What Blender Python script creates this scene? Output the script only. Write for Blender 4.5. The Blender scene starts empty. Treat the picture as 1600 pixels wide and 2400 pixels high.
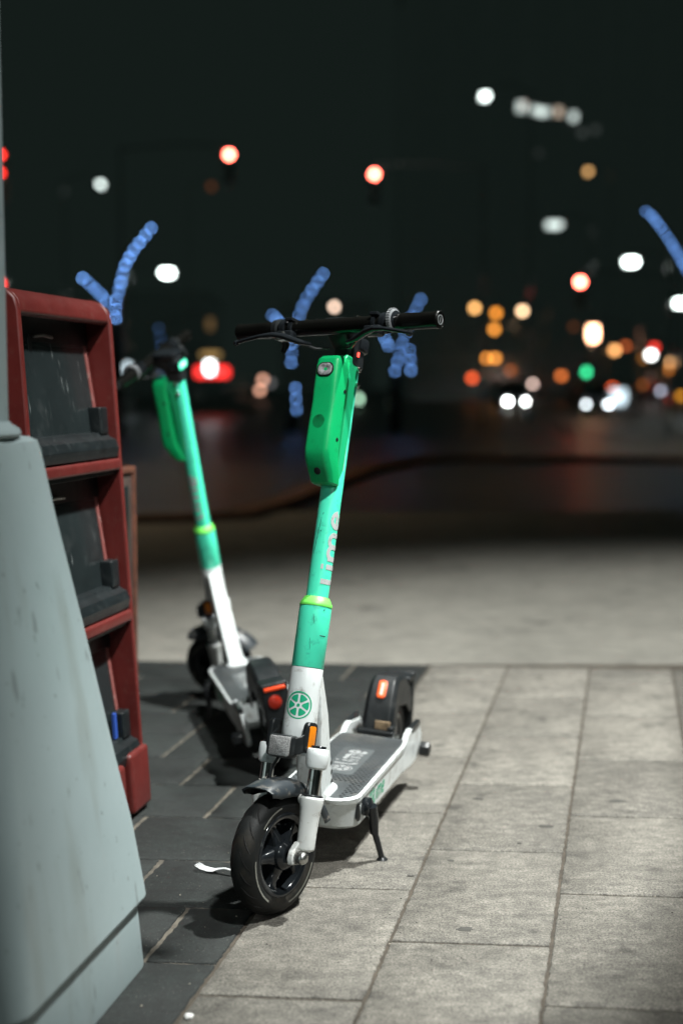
import bpy, bmesh, math, random
from mathutils import Vector, Matrix
PI = math.pi
R = math.radians
sc = bpy.context.scene
C = sc.collection
random.seed(7)

# ------------------------------------------------------------------ camera, world, lamps, exposure
CAM_H, FPX, PITCH = 1.06, 3333.3, math.atan(292 / 3333.3)
cd = bpy.data.cameras.new('camera'); cam = bpy.data.objects.new('camera', cd); C.objects.link(cam)
cam.location = (0, 0, CAM_H); cam.rotation_euler = (PI / 2 - PITCH, 0, 0)
cd.sensor_fit = 'VERTICAL'; cd.sensor_height = 36; cd.sensor_width = 24; cd.lens = 50
cd.clip_start = 0.05; cd.clip_end = 3000
cd.dof.use_dof = True; cd.dof.focus_distance = 2.93; cd.dof.aperture_fstop = 1.6
sc.camera = cam

def ray(px, py):                       # viewing ray of a photograph pixel (1600 x 2400), for measuring the place
    x, y = px - 800, 1200 - py
    return Vector((x, FPX * math.cos(PITCH) + y * math.sin(PITCH), -FPX * math.sin(PITCH) + y * math.cos(PITCH)))
def G(px, py, z=0.0):                  # ground point
    r = ray(px, py); t = (z - CAM_H) / r.z
    return Vector((r.x * t, r.y * t, z))
def at(px, py, Y):                     # point at distance Y
    r = ray(px, py); t = Y / r.y
    return Vector((r.x * t, Y, CAM_H + r.z * t))

w = bpy.data.worlds.new('World'); sc.world = w; w.use_nodes = True
wn = w.node_tree.nodes['Background']; wn.inputs[0].default_value = (0.62, 1.0, 0.86, 1); wn.inputs[1].default_value = 0.0092

sc.view_settings.view_transform = 'Standard'; sc.view_settings.look = 'None'
sc.view_settings.exposure = 0.3; sc.view_settings.gamma = 1.0
sc.cycles.use_denoising = True
sc.cycles.use_adaptive_sampling = False
sc.cycles.max_bounces = 6; sc.cycles.sample_clamp_indirect = 4

# assumed street lamp overhead, unseen just outside the picture on the right: the pool of light the scooters stand in
ld = bpy.data.lights.new('overhead_street_lamp', 'SPOT'); lo = bpy.data.objects.new('overhead_street_lamp', ld); C.objects.link(lo)
ld.energy = 2100; ld.color = (0.975, 1.0, 0.965); ld.shadow_soft_size = 0.07
ld.spot_size = R(93); ld.spot_blend = 0.55
lo.location = (1.75, 3.8, 4.7)
lo.rotation_euler = (Vector((2.1, 4.5, 0)) - lo.location).to_track_quat('-Z', 'Y').to_euler()

# added fill lamp, unseen, high above and right of the camera, lighting the scooter fronts
l2 = bpy.data.lights.new('side_street_lamp', 'SPOT'); o2 = bpy.data.objects.new('side_street_lamp', l2); C.objects.link(o2)
l2.energy = 1050; l2.color = (0.985, 1.0, 0.975); l2.shadow_soft_size = 0.11; l2.spot_size = R(44); l2.spot_blend = 0.75
o2.location = (1.3, 0.7, 4.8); o2.rotation_euler = (Vector((0.1, 4.2, 0.0)) - o2.location).to_track_quat('-Z', 'Y').to_euler()

# added soft fill lamp, unseen, farther back behind the photographer
l3 = bpy.data.lights.new('rear_street_lamp', 'SPOT'); o3 = bpy.data.objects.new('rear_street_lamp', l3); C.objects.link(o3)
l3.energy = 350; l3.color = (0.93, 1.0, 0.97); l3.shadow_soft_size = 0.5; l3.spot_size = R(46); l3.spot_blend = 1.0
o3.location = (2.2, -6.5, 5.5); o3.rotation_euler = (Vector((-0.2, 3.4, 0.6)) - o3.location).to_track_quat('-Z', 'Y').to_euler()

# ------------------------------------------------------------------ helpers
def tag(o, label=None, cat=None, group=None, kind=None):
    if label: o['label'] = label
    if cat: o['category'] = cat
    if group: o['group'] = group
    if kind: o['kind'] = kind
    return o
def empty(name, loc=(0, 0, 0), rot=(0, 0, 0)):
    o = bpy.data.objects.new(name, None); C.objects.link(o)
    o.location = loc; o.rotation_euler = rot; o.empty_display_size = 0.1
    return o

class MB:
    """collects geometry for ONE mesh object"""
    def __init__(s): s.v = []; s.f = []; s.m = []; s.mi = 0
    def add(s, vs, fs, M=None):
        n = len(s.v)
        for p in vs:
            p = Vector(p)
            if M is not None: p = M @ p
            s.v.append(p)
        for f in fs: s.f.append([i + n for i in f]); s.m.append(s.mi)
        return s
    def box(s, a, b, M=None, bev=0.0):
        a = Vector(a); b = Vector(b)
        lo = Vector([min(a[i], b[i]) for i in range(3)]); hi = Vector([max(a[i], b[i]) for i in range(3)])
        if bev <= 0:
            vs = [(x, y, z) for x in (lo.x, hi.x) for y in (lo.y, hi.y) for z in (lo.z, hi.z)]
            return s.add(vs, [(0, 1, 3, 2), (4, 6, 7, 5), (0, 4, 5, 1), (2, 3, 7, 6), (0, 2, 6, 4), (1, 5, 7, 3)], M)
        bm = bmesh.new(); bmesh.ops.create_cube(bm, size=1)
        for v in bm.verts: v.co = Vector([(lo[i] + hi[i]) / 2 + v.co[i] * (hi[i] - lo[i]) for i in range(3)])
        bmesh.ops.bevel(bm, geom=bm.edges[:] , offset=bev, segments=3, profile=0.6, affect='EDGES')
        bm.verts.index_update()
        s.add([v.co.copy() for v in bm.verts], [[v.index for v in f.verts] for f in bm.faces], M); bm.free()
        return s
    def rings(s, rs, M=None, cap=True, close=False):
        """loft through equal-length closed rings"""
        n = len(rs[0]); vs = [p for r in rs for p in r]; fs = []
        for i in range(len(rs) - 1 + (1 if close else 0)):
            a = i * n; b = ((i + 1) % len(rs)) * n
            for j in range(n):
                k = (j + 1) % n; fs.append((a + j, a + k, b + k, b + j))
        if cap and not close:
            fs.append(list(range(n))[::-1]); fs.append([(len(rs) - 1) * n + j for j in range(n)])
        return s.add(vs, fs, M)
    def lathe(s, prof, n=32, M=None, cap=True, axis='z', close=False):
        """prof: (r, h) along the axis"""
        rs = []
        for r, h in prof:
            ring = []
            for k in range(n):
                a = 2 * PI * k / n; c, d = r * math.cos(a), r * math.sin(a)
                ring.append((c, d, h) if axis == 'z' else ((h, c, d) if axis == 'x' else (d, h, c)))
            rs.append(ring)
        return s.rings(rs, M, cap, close)
    def tube(s, path, r, n=10, M=None, flat=1.0):
        path = [Vector(p) for p in path]; rs = []
        up = Vector((0.13, 0.21, 0.97)); N = None
        for i, p in enumerate(path):
            t = (path[min(i + 1, len(path) - 1)] - path[max(i - 1, 0)]).normalized()
            if N is None:
                N = t.cross(up)
                if N.length < 1e-3: N = t.cross(Vector((1, 0, 0)))
            N = (N - t * N.dot(t)).normalized(); B = t.cross(N)
            rr = r[i] if isinstance(r, (list, tuple)) else r
            rs.append([p + (N * math.cos(2 * PI * k / n) + B * math.sin(2 * PI * k / n) * flat) * rr for k in range(n)])
        return s.rings(rs, M)
    def prism(s, poly, h0, h1, ax='y', M=None):
        """extrude a 2-D polygon; ax = extrusion axis"""
        def P(u, v, h): return (u, h, v) if ax == 'y' else ((u, v, h) if ax == 'z' else (h, u, v))
        n = len(poly)
        vs = [P(u, v, h0) for u, v in poly] + [P(u, v, h1) for u, v in poly]
        fs = [list(range(n))[::-1], [n + i for i in range(n)]] + [(i, (i + 1) % n, n + (i + 1) % n, n + i) for i in range(n)]
        return s.add(vs, fs, M)
    def build(s, name, mats, parent=None, bevel=0.0, sub=0, angle=38, M=None, seg=2):
        me = bpy.data.meshes.new(name)
        me.from_pydata([tuple(p) for p in s.v], [], s.f)
        mats = mats if isinstance(mats, (list, tuple)) else [mats]
        for m in mats: me.materials.append(m)
        for p, k in zip(me.polygons, s.m): p.material_index = k; p.use_smooth = True
        bm = bmesh.new(); bm.from_mesh(me); bmesh.ops.recalc_face_normals(bm, faces=bm.faces); bm.to_mesh(me); bm.free()
        if M is not None: me.transform(M)
        me.update()
        me.set_sharp_from_angle(angle=R(angle))
        o = bpy.data.objects.new(name, me); C.objects.link(o)
        if parent: o.parent = parent
        if bevel:
            b = o.modifiers.new('bevel', 'BEVEL'); b.width = bevel; b.segments = seg; b.limit_method = 'ANGLE'; b.angle_limit = R(35)
            b.harden_normals = False
        if sub:
            b = o.modifiers.new('subsurf', 'SUBSURF'); b.levels = sub; b.render_levels = sub
        return o

def rrect(hx, hy, r, n=6, cx=0, cy=0):
    pts = []
    for sx, sy, a0 in ((1, 1, 0), (-1, 1, 90), (-1, -1, 180), (1, -1, 270)):
        for k in range(n + 1):
            a = R(a0 + 90 * k / n)
            pts.append((cx + sx * (hx - r) + r * math.cos(a), cy + sy * (hy - r) + r * math.sin(a)))
    return pts

# ------------------------------------------------------------------ materials
_mc = {}
def nodes(m): return m.node_tree.nodes, m.node_tree.links
def mat(name, col, rough=0.5, metal=0.0, var=0.0, vscale=12, bump=0.0, bscale=60, spec=0.5, coat=0.0, dirt=None, dscale=6, damt=0.35, trans=0.0, ior=1.45, rv=0.12, ds=0.12):
    if name in _mc: return _mc[name]
    m = bpy.data.materials.new(name); m.use_nodes = True; N, L = nodes(m)
    b = N['Principled BSDF']
    b.inputs['Base Color'].default_value = (*col, 1); b.inputs['Roughness'].default_value = rough
    b.inputs['Metallic'].default_value = metal; b.inputs['Specular IOR Level'].default_value = spec
    b.inputs['Coat Weight'].default_value = coat; b.inputs['Transmission Weight'].default_value = trans
    b.inputs['IOR'].default_value = ior
    tc = N.new('ShaderNodeTexCoord')
    last = None
    if var > 0 or dirt:
        n1 = N.new('ShaderNodeTexNoise'); n1.inputs['Scale'].default_value = vscale; n1.inputs['Detail'].default_value = 6
        L.new(tc.outputs['Object'], n1.inputs['Vector'])
        mx = N.new('ShaderNodeMix'); mx.data_type = 'RGBA'
        mx.inputs[6].default_value = (*[c * (1 - var) for c in col], 1); mx.inputs[7].default_value = (*[min(1, c * (1 + var)) for c in col], 1)
        mr = N.new('ShaderNodeMapRange'); mr.inputs[1].default_value = 0.3; mr.inputs[2].default_value = 0.7
        L.new(n1.outputs['Fac'], mr.inputs[0]); L.new(mr.outputs[0], mx.inputs[0]); last = mx.outputs[2]
    if dirt:
        n2 = N.new('ShaderNodeTexNoise'); n2.inputs['Scale'].default_value = dscale; n2.inputs['Detail'].default_value = 9; n2.inputs['Roughness'].default_value = 0.68
        L.new(tc.outputs['Object'], n2.inputs['Vector'])
        mr = N.new('ShaderNodeMapRange'); mr.inputs[1].default_value = 0.54; mr.inputs[2].default_value = 0.54 + ds; mr.inputs[4].default_value = damt
        L.new(n2.outputs['Fac'], mr.inputs[0])
        mx2 = N.new('ShaderNodeMix'); mx2.data_type = 'RGBA'; L.new(last, mx2.inputs[6]); mx2.inputs[7].default_value = (*dirt, 1)
        L.new(mr.outputs[0], mx2.inputs[0]); last = mx2.outputs[2]
    if last: L.new(last, b.inputs['Base Color'])
    n3 = N.new('ShaderNodeTexNoise'); n3.inputs['Scale'].default_value = 35; n3.inputs['Detail'].default_value = 5
    L.new(tc.outputs['Object'], n3.inputs['Vector'])
    mr = N.new('ShaderNodeMapRange'); mr.inputs[3].default_value = max(0.02, rough - rv); mr.inputs[4].default_value = min(1, rough + rv)
    L.new(n3.outputs['Fac'], mr.inputs[0]); L.new(mr.outputs[0], b.inputs['Roughness'])
    if bump > 0:
        n4 = N.new('ShaderNodeTexNoise'); n4.inputs['Scale'].default_value = bscale; n4.inputs['Detail'].default_value = 4
        L.new(tc.outputs['Object'], n4.inputs['Vector'])
        bp = N.new('ShaderNodeBump'); bp.inputs['Strength'].default_value = bump; bp.inputs['Distance'].default_value = 0.002
        L.new(n4.outputs['Fac'], bp.inputs['Height']); L.new(bp.outputs[0], b.inputs['Normal'])
    _mc[name] = m
    return m
def emit(name, col, strength, sample=False):
    if name in _mc: return _mc[name]
    m = bpy.data.materials.new(name); m.use_nodes = True; N, L = nodes(m)
    b = N['Principled BSDF']; b.inputs['Base Color'].default_value = (0.05, 0.05, 0.05, 1)
    b.inputs['Emission Color'].default_value = (*col, 1); b.inputs['Emission Strength'].default_value = strength
    m.cycles.emission_sampling = 'AUTO' if sample else 'NONE'
    _mc[name] = m; return m

WHITE = mat('white_paint', (0.64, 0.68, 0.68), 0.32, var=0.03, dirt=(0.16, 0.13, 0.10), dscale=30, damt=0.7, ds=0.16, coat=0.2)
WHITE_D = mat('white_paint_dirty', (0.60, 0.62, 0.605), 0.42, var=0.06, dirt=(0.16, 0.125, 0.085), dscale=34, damt=0.8, ds=0.16)
MINT = mat('mint_paint', (0.075, 0.85, 0.55), 0.42, var=0.05, dirt=(0.01, 0.10, 0.07), dscale=45, damt=0.45, ds=0.2, coat=0.35, spec=0.7)
GREEN = mat('green_plastic', (0.004, 0.40, 0.125), 0.36, var=0.06, bump=0.15, bscale=600, dirt=(0.01, 0.12, 0.04), dscale=40, damt=0.4, ds=0.25)
LIMEC = mat('lime_plastic', (0.16, 0.70, 0.10), 0.4)
DECAL = mat('green_decal', (0.006, 0.33, 0.17), 0.4)
SILV = mat('silver_decal', (0.46, 0.47, 0.47), 0.42, metal=0.0, dirt=(0.05, 0.2, 0.14), dscale=60, damt=0.7)
BLACK = mat('black_plastic', (0.012, 0.014, 0.015), 0.33, var=0.2, bump=0.1, bscale=400)
BLACKG = mat('black_gloss', (0.010, 0.012, 0.014), 0.14)
RUBBER = mat('rubber', (0.006, 0.0068, 0.0068), 0.60, spec=0.28, var=0.25, vscale=30, dirt=(0.032, 0.026, 0.018), dscale=14, damt=0.45, bump=0.2, bscale=300)
FENDER = mat('fender_plastic', (0.022, 0.028, 0.033), 0.38, var=0.2, dirt=(0.22, 0.2, 0.17), dscale=55, damt=0.5, ds=0.1)
CHROME = mat('chrome', (0.62, 0.62, 0.60), 0.16, metal=1.0, dirt=(0.2, 0.16, 0.1), dscale=50, damt=0.6)
STEEL = mat('steel', (0.45, 0.45, 0.43), 0.3, metal=1.0)
MAT_G = mat('deck_rubber', (0.048, 0.055, 0.058), 0.6, var=0.25, vscale=9, dirt=(0.24, 0.21, 0.17), dscale=7, damt=0.45, ds=0.3)
MAT_D = mat('deck_rubber_dots', (0.014, 0.016, 0.017), 0.5)
MAT_L = mat('deck_print', (0.26, 0.27, 0.27), 0.6, dirt=(0.08, 0.09, 0.09), dscale=40, damt=0.9, var=0.1)
MAT_L2 = mat('deck_panel_print', (0.062, 0.070, 0.072), 0.55, var=0.2)
AMBER = mat('amber_reflector', (0.75, 0.22, 0.01), 0.15, spec=0.8, coat=0.6)
REDR = mat('red_reflector', (0.85, 0.07, 0.012), 0.3, coat=0.5)
REDD = mat('dark_red_lens', (0.30, 0.02, 0.01), 0.15, coat=0.5)
def reflector_mat():
    m = mat('prism_reflector', (0.46, 0.48, 0.50), 0.25, metal=0.35); N, L = nodes(m); b = N['Principled BSDF']
    tc = N.new('ShaderNodeTexCoord'); v = N.new('ShaderNodeTexVoronoi'); v.inputs['Scale'].default_value = 620
    L.new(tc.outputs['Object'], v.inputs['Vector'])
    cr = N.new('ShaderNodeMapRange'); cr.inputs[1].default_value = 0.0; cr.inputs[2].default_value = 1; cr.inputs[3].default_value = 0.13; cr.inputs[4].default_value = 0.55
    L.new(v.outputs['Color'], cr.inputs[0]); L.new(cr.outputs[0], b.inputs['Base Color'])
    bp = N.new('ShaderNodeBump'); bp.inputs['Strength'].default_value = 0.45; bp.inputs['Distance'].default_value = 0.0012
    L.new(v.outputs['Distance'], bp.inputs['Height']); L.new(bp.outputs[0], b.inputs['Normal'])
    return m
PRISM = reflector_mat()
TEAL = emit('teal_screen', (0.02, 1.0, 0.55), 1.6)
TEALW = emit('white_screen', (0.75, 0.85, 1.0), 1.3)
REDLED = emit('red_led', (1.0, 0.05, 0.03), 3)

# ------------------------------------------------------------------ lettering made of strokes
def stroke(pts, wd, n=8):
    """ribbon quads along a polyline -> list of (verts2d, quads)"""
    P = [Vector(p) for p in pts]
    # resample
    out = [P[0]]
    for a, b in zip(P, P[1:]):
        k = max(1, int((b - a).length / (wd * 0.45)))
        for i in range(1, k + 1): out.append(a.lerp(b, i / k))
    vs, fs = [], []
    for i, p in enumerate(out):
        t = (out[min(i + 1, len(out) - 1)] - out[max(i - 1, 0)]).normalized(); nn = Vector((-t.y, t.x))
        for q in (-1, -.33, .33, 1): vs.append(p + nn * wd / 2 * q)
    for i in range(len(out) - 1):
        for j in range(3): fs.append((i * 4 + j, i * 4 + j + 1, i * 4 + j + 5, i * 4 + j + 4))
    return vs, fs
def arc(cx, cy, rx, ry, a0, a1, n=14):
    return [(cx + rx * math.cos(R(a0 + (a1 - a0) * k / n)), cy + ry * math.sin(R(a0 + (a1 - a0) * k / n))) for k in range(n + 1)]
def lime_word(xh=1.0, wd=0.26):
    """2-D strokes of the word, baseline y=0, x-height 1; returns (strokes, total width)"""
    S = []; x = 0
    S.append([(x, 1.32), (x, 0.45)]); S.append(arc(x + 0.42, 0.42, 0.42, 0.42, 180, 275, 8)[:]); x += 0.88       # L with a round foot
    S.append([(x, 1.0), (x, 0)]); S.append([(x, 1.24), (x, 1.44)]); x += 0.5                                   # i
    r = 0.36                                                                                                   # m
    S.append([(x, 0), (x, 0.98)]); S.append(arc(x + r, 0.62, r, 0.36, 180, 0)); S.append([(x + 2 * r, 0.62), (x + 2 * r, 0)])
    S.append(arc(x + 3 * r, 0.62, r, 0.36, 180, 0)); S.append([(x + 4 * r, 0.62), (x + 4 * r, 0)]); x += 4 * r + 0.48
    S.append(arc(x + 0.42, 0.5, 0.42, 0.48, 0, 318, 22)); S.append([(x + 0.02, 0.5), (x + 0.82, 0.5)]); x += 0.95  # e
    return S, x
def wheel_logo():
    """ring + six wedges + hub: list of (verts, faces) in a unit disc"""
    out = []
    def polar(r0, r1, a0, a1, nr, na):
        vs = [(r * math.cos(a), r * math.sin(a)) for i in range(nr + 1) for j in range(na + 1)
              for r, a in [(r0 + (r1 - r0) * i / nr, a0 + (a1 - a0) * j / na)]]
        fs = [(i * (na + 1) + j, i * (na + 1) + j + 1, (i + 1) * (na + 1) + j + 1, (i + 1) * (na + 1) + j) for i in range(nr) for j in range(na)]
        return [Vector(v) for v in vs], fs
    out.append(polar(0.90, 1.0, 0, 2 * PI, 1, 48))
    g = 0.075
    for k in range(6):
        a0 = R(60 * k + 30); a1 = R(60 * k + 90); vs = []; fs = []; nr, na = 5, 6
        for i in range(nr + 1):
            r = 0.26 + (0.78 - 0.26) * i / nr; d = math.asin(min(0.9, g / r)) + (0.05 if i in (0, nr) else 0)
            for j in range(na + 1):
                a = a0 + d + (a1 - a0 - 2 * d) * j / na; vs.append(Vector((r * math.cos(a), r * math.sin(a))))
        for i in range(nr):
            for j in range(na): fs.append((i * (na + 1) + j, i * (na + 1) + j + 1, (i + 1) * (na + 1) + j + 1, (i + 1) * (na + 1) + j))
        out.append((vs, fs))
    out.append(polar(0.0, 0.12, 0, 2 * PI, 1, 12))
    return out
def decal(mb, shapes, fn):
    for vs, fs in shapes: mb.add([fn(v.x, v.y) for v in vs], fs)
def word_shapes(wd=0.26):
    S, W = lime_word(); return [stroke(p, wd) for p in S], W

# ------------------------------------------------------------------ ground
ALPHA = math.atan(672 / 3346.0)
U = Vector((math.sin(ALPHA), math.cos(ALPHA), 0)); V = Vector((math.cos(ALPHA), -math.sin(ALPHA), 0))
T = Vector((1, -0.085, 0)).normalized()           # direction of the cross joints

def stone_mat(name, dark, light, sp, scale=1.0, blot=0.4, tint=(1, 1, 1), rough=0.8, streak=None, grain=190):
    m = bpy.data.materials.new(name); m.use_nodes = True; N, L = nodes(m); b = N['Principled BSDF']
    geo = N.new('ShaderNodeNewGeometry'); tc = N.new('ShaderNodeTexCoord')
    def noise(s, d, r=0.6, vec=None):
        n = N.new('ShaderNodeTexNoise'); n.inputs['Scale'].default_value = s; n.inputs['Detail'].default_value = d; n.inputs['Roughness'].default_value = r
        L.new(vec or tc.outputs['Object'], n.inputs['Vector']); return n.outputs['Fac']
    def mr(x, a, b_, c=0, d=1):
        n = N.new('ShaderNodeMapRange'); n.inputs[1].default_value = a; n.inputs[2].default_value = b_; n.inputs[3].default_value = c; n.inputs[4].default_value = d
        L.new(x, n.inputs[0]); return n.outputs[0]
    def mul(a, c):
        n = N.new('ShaderNodeMath'); n.operation = 'MULTIPLY'; L.new(a, n.inputs[0])
        if isinstance(c, float): n.inputs[1].default_value = c
        else: L.new(c, n.inputs[1])
        return n.outputs[0]
    base = N.new('ShaderNodeMix'); base.data_type = 'RGBA'; base.inputs[6].default_value = (*dark, 1); base.inputs[7].default_value = (*light, 1)
    L.new(mr(noise(grain, 4, 0.8), 0.36, 0.64), base.inputs[0])
    f = mr(noise(34 * scale, 5, 0.7), 0.3, 0.75, 1 + blot * 0.35, 1 - blot * 0.6)
    if streak:
        mp = N.new('ShaderNodeMapping'); mp.inputs['Rotation'].default_value = (0, 0, streak[1]); mp.inputs['Scale'].default_value = (1, streak[0], 1)
        L.new(tc.outputs['Object'], mp.inputs['Vector'])
        f = mul(f, mr(noise(14 * scale, 6, 0.65, mp.outputs[0]), 0.35, 0.70, 1.10, 0.66))
    f = mul(f, mr(noise(4.5 * scale, 4, 0.6), 0.3, 0.75, 1 + blot * 0.2, 1 - blot * 0.45))
    f = mul(f, mr(noise(9 * scale, 2, 0.5), 0.64, 0.73, 1.0, 0.50))                       # dark stains
    rnd = geo.outputs['Random Per Island']; f = mul(f, mr(rnd, 0, 1, 0.84, 1.10))
    v2 = N.new('ShaderNodeTexVoronoi'); v2.inputs['Scale'].default_value = sp[0]; L.new(tc.outputs['Object'], v2.inputs['Vector'])
    spk = mr(v2.outputs['Distance'], 0.08, 0.16, 1, 0)
    sel = mr(noise(60 * scale, 2), 0.5, 0.6)
    mx = N.new('ShaderNodeMix'); mx.data_type = 'RGBA'; mx.blend_type = 'MULTIPLY'; mx.inputs[0].default_value = 1
    cmb = N.new('ShaderNodeCombineColor'); 
    for i in range(3): L.new(f, cmb.inputs[i])
    L.new(base.outputs[2], mx.inputs[6]); L.new(cmb.outputs[0], mx.inputs[7])
    m2 = N.new('ShaderNodeMix'); m2.data_type = 'RGBA'; L.new(mx.outputs[2], m2.inputs[6]); m2.inputs[7].default_value = (*sp[1], 1)
    L.new(mul(spk, sel), m2.inputs[0]); L.new(m2.outputs[2], b.inputs['Base Color'])
    b.inputs['Roughness'].default_value = rough
    bp = N.new('ShaderNodeBump'); bp.inputs['Strength'].default_value = 0.5; bp.inputs['Distance'].default_value = 0.0015
    L.new(noise(300 * scale, 4, 0.7), bp.inputs['Height']); L.new(bp.outputs[0], b.inputs['Normal'])
    return m
LIGHT_ST = stone_mat('light_granite', (0.050, 0.046, 0.039), (0.255, 0.238, 0.205), (330, (0.035, 0.03, 0.027)), blot=0.75, streak=(2.6, R(-25)), grain=210)
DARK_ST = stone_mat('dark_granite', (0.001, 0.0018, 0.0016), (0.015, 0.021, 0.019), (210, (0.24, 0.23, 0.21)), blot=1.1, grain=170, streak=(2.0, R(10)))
APRON = stone_mat('smooth_concrete', (0.142, 0.135, 0.116), (0.24, 0.229, 0.20), (200, (0.10, 0.09, 0.08)), scale=0.35, blot=0.4, streak=(7, R(0)))
ASPH = mat('asphalt', (0.045, 0.043, 0.040), 0.40, var=0.35, vscale=3, bump=0.3, bscale=120)
SAND = mat('joint_sand', (0.050, 0.041, 0.031), 0.9, var=0.35, vscale=25, bump=0.5, bscale=200)
SANDD = mat('joint_sand_pale', (0.088, 0.078, 0.062), 0.9, var=0.5, vscale=18, bump=0.5, bscale=200)

def slab(mb, u0, u1, x0a, x1a, z0, z1, gap=0.0035, jag=0.0012, nseg=10, gapu=None):
    """paving slab: between long joints x0..x1 (x of the joint where it crosses y=0) and cross positions u0..u1 (y where the joint meets x=0.1)"""
    ta = math.tan(ALPHA); kt = T.y / T.x
    gu = gap if gapu is None else gapu
    def pt(xj, yc):   # crossing of long joint x = xj + y*ta and cross joint y = yc + (x-0.1)*kt
        y = (yc + (xj - 0.1) * kt) / (1 - ta * kt); return Vector((xj + y * ta, y, 0))
    c = [pt(x0a + gap, u0 + gu), pt(x1a - gap, u0 + gu), pt(x1a - gap, u1 - gu), pt(x0a + gap, u1 - gu)]
    ring = []
    for k in range(4):
        a, b = c[k], c[(k + 1) % 4]; L_ = max(3, int((b - a).length / 0.012)); n_ = Vector((-(b - a).y, (b - a).x, 0)).normalized()
        for i in range(L_):
            j = 0 if i == 0 else random.uniform(-jag, jag)
            ring.append(a.lerp(b, i / L_) + n_ * j)
    cen = sum(ring, Vector()) / len(ring)
    top = [p.lerp(cen, 0.0) + Vector((0, 0, z1 - 0.0025)) for p in ring]
    ins = [p + (cen - p).normalized() * 0.003 + Vector((0, 0, z1)) for p in ring]
    bot = [p + Vector((0, 0, z0)) for p in ring]
    mb.rings([bot, top, ins])

XJ = [-0.738, -0.44, -0.1286, 0.183] + [0.183 + 0.311 * k for k in range(1, 8)]
EDGE_Y = G(900, 1557).y         # far edge of the paving
ta_ = math.tan(ALPHA); zb = -0.0035
def bed(name, xa0, xb0, m):       # mortar bed between two long joints
    b_ = MB(); ya, yb = 1.0, EDGE_Y
    b_.add([(xa0 + ya * ta_, ya, zb), (xb0 + ya * ta_, ya, zb), (xb0 + yb * ta_, yb, zb), (xa0 + yb * ta_, yb, zb)], [(0, 1, 2, 3)])
    tag(b_.build(name, m), kind='structure')
bed('pale_joint_bed', -5.0, XJ[0] - .006, SANDD)
bed('joint_bed', XJ[0] - .006, 3.0, SAND)
CR = [G(760, 2083).y, G(1100, 1988).y]           # one measured cross joint of the odd and the even columns
def crossings(y0, step=0.555):
    k = math.floor((y0 - 1.2) / step); ys = [y0 - k * step + i * step for i in range(12)]
    return [y for y in ys if y < EDGE_Y - 0.03] + [EDGE_Y]
lm = MB()
for i in range(len(XJ) - 1):
    ys = crossings(CR[i % 2] + random.uniform(-.004, .004))
    for a, b in zip(ys, ys[1:]):
        if b - a < 0.05: continue
        slab(lm, a, b, XJ[i], XJ[i + 1], -0.05, random.uniform(-0.0006, 0.0006), gap=0.0034, jag=0.0016, gapu=0.0042)
tag(lm.build('pavement', LIGHT_ST, angle=60), kind='structure')
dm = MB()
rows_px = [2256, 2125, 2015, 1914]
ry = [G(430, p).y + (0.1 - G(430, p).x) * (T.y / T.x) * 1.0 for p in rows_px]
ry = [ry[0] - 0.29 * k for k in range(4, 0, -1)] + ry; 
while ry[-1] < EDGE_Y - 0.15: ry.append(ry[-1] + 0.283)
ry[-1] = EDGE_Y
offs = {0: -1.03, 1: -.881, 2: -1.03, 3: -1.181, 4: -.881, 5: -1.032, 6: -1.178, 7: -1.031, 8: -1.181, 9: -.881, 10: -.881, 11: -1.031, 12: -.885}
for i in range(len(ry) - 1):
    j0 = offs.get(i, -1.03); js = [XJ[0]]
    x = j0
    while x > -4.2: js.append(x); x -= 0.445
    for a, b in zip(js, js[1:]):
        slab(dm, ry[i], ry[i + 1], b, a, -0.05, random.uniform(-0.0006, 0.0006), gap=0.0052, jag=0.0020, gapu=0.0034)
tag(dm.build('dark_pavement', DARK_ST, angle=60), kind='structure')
# crossing apron beyond the paving, a shallow gutter between them
am = MB(); am.add([(-9, EDGE_Y + 0.055, -0.012), (14, EDGE_Y + 0.055, -0.012), (14, 13.0, -0.03), (-9, 12.2, -0.03)], [(0, 1, 2, 3)])
tag(am.build('concrete_apron', APRON), kind='structure')
rd = MB(); rd.add([(-500, -60, -0.06), (500, -60, -0.06), (500, 900, -0.06), (-500, 900, -0.06)], [(0, 1, 2, 3)])
tag(rd.build('road', ASPH), kind='structure')
# red brick kerb strip curving across the dark road
KERB = mat('red_kerb_brick', (0.12, 0.052, 0.03), 0.8, var=0.3, vscale=8)
kp = [(230, 1222), (440, 1218), (560, 1212), (655, 1183), (760, 1140), (860, 1102), (960, 1082), (1080, 1074), (1330, 1076), (1700, 1080)]
kb = MB(); rs = []
path = [G(*p, -0.02) for p in kp]
for i, p in enumerate(path):
    t = (path[min(i + 1, len(path) - 1)] - path[max(i - 1, 0)]).normalized(); n_ = Vector((-t.y, t.x, 0)); wd = 0.12
    rs.append([p + n_ * wd + Vector((0, 0, -0.04)), p + n_ * wd + Vector((0, 0, 0.05)), p - n_ * wd + Vector((0, 0, 0.05)), p - n_ * wd + Vector((0, 0, -0.04))])
kb.rings(rs); tag(kb.build('kerb', KERB), kind='structure')

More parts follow.
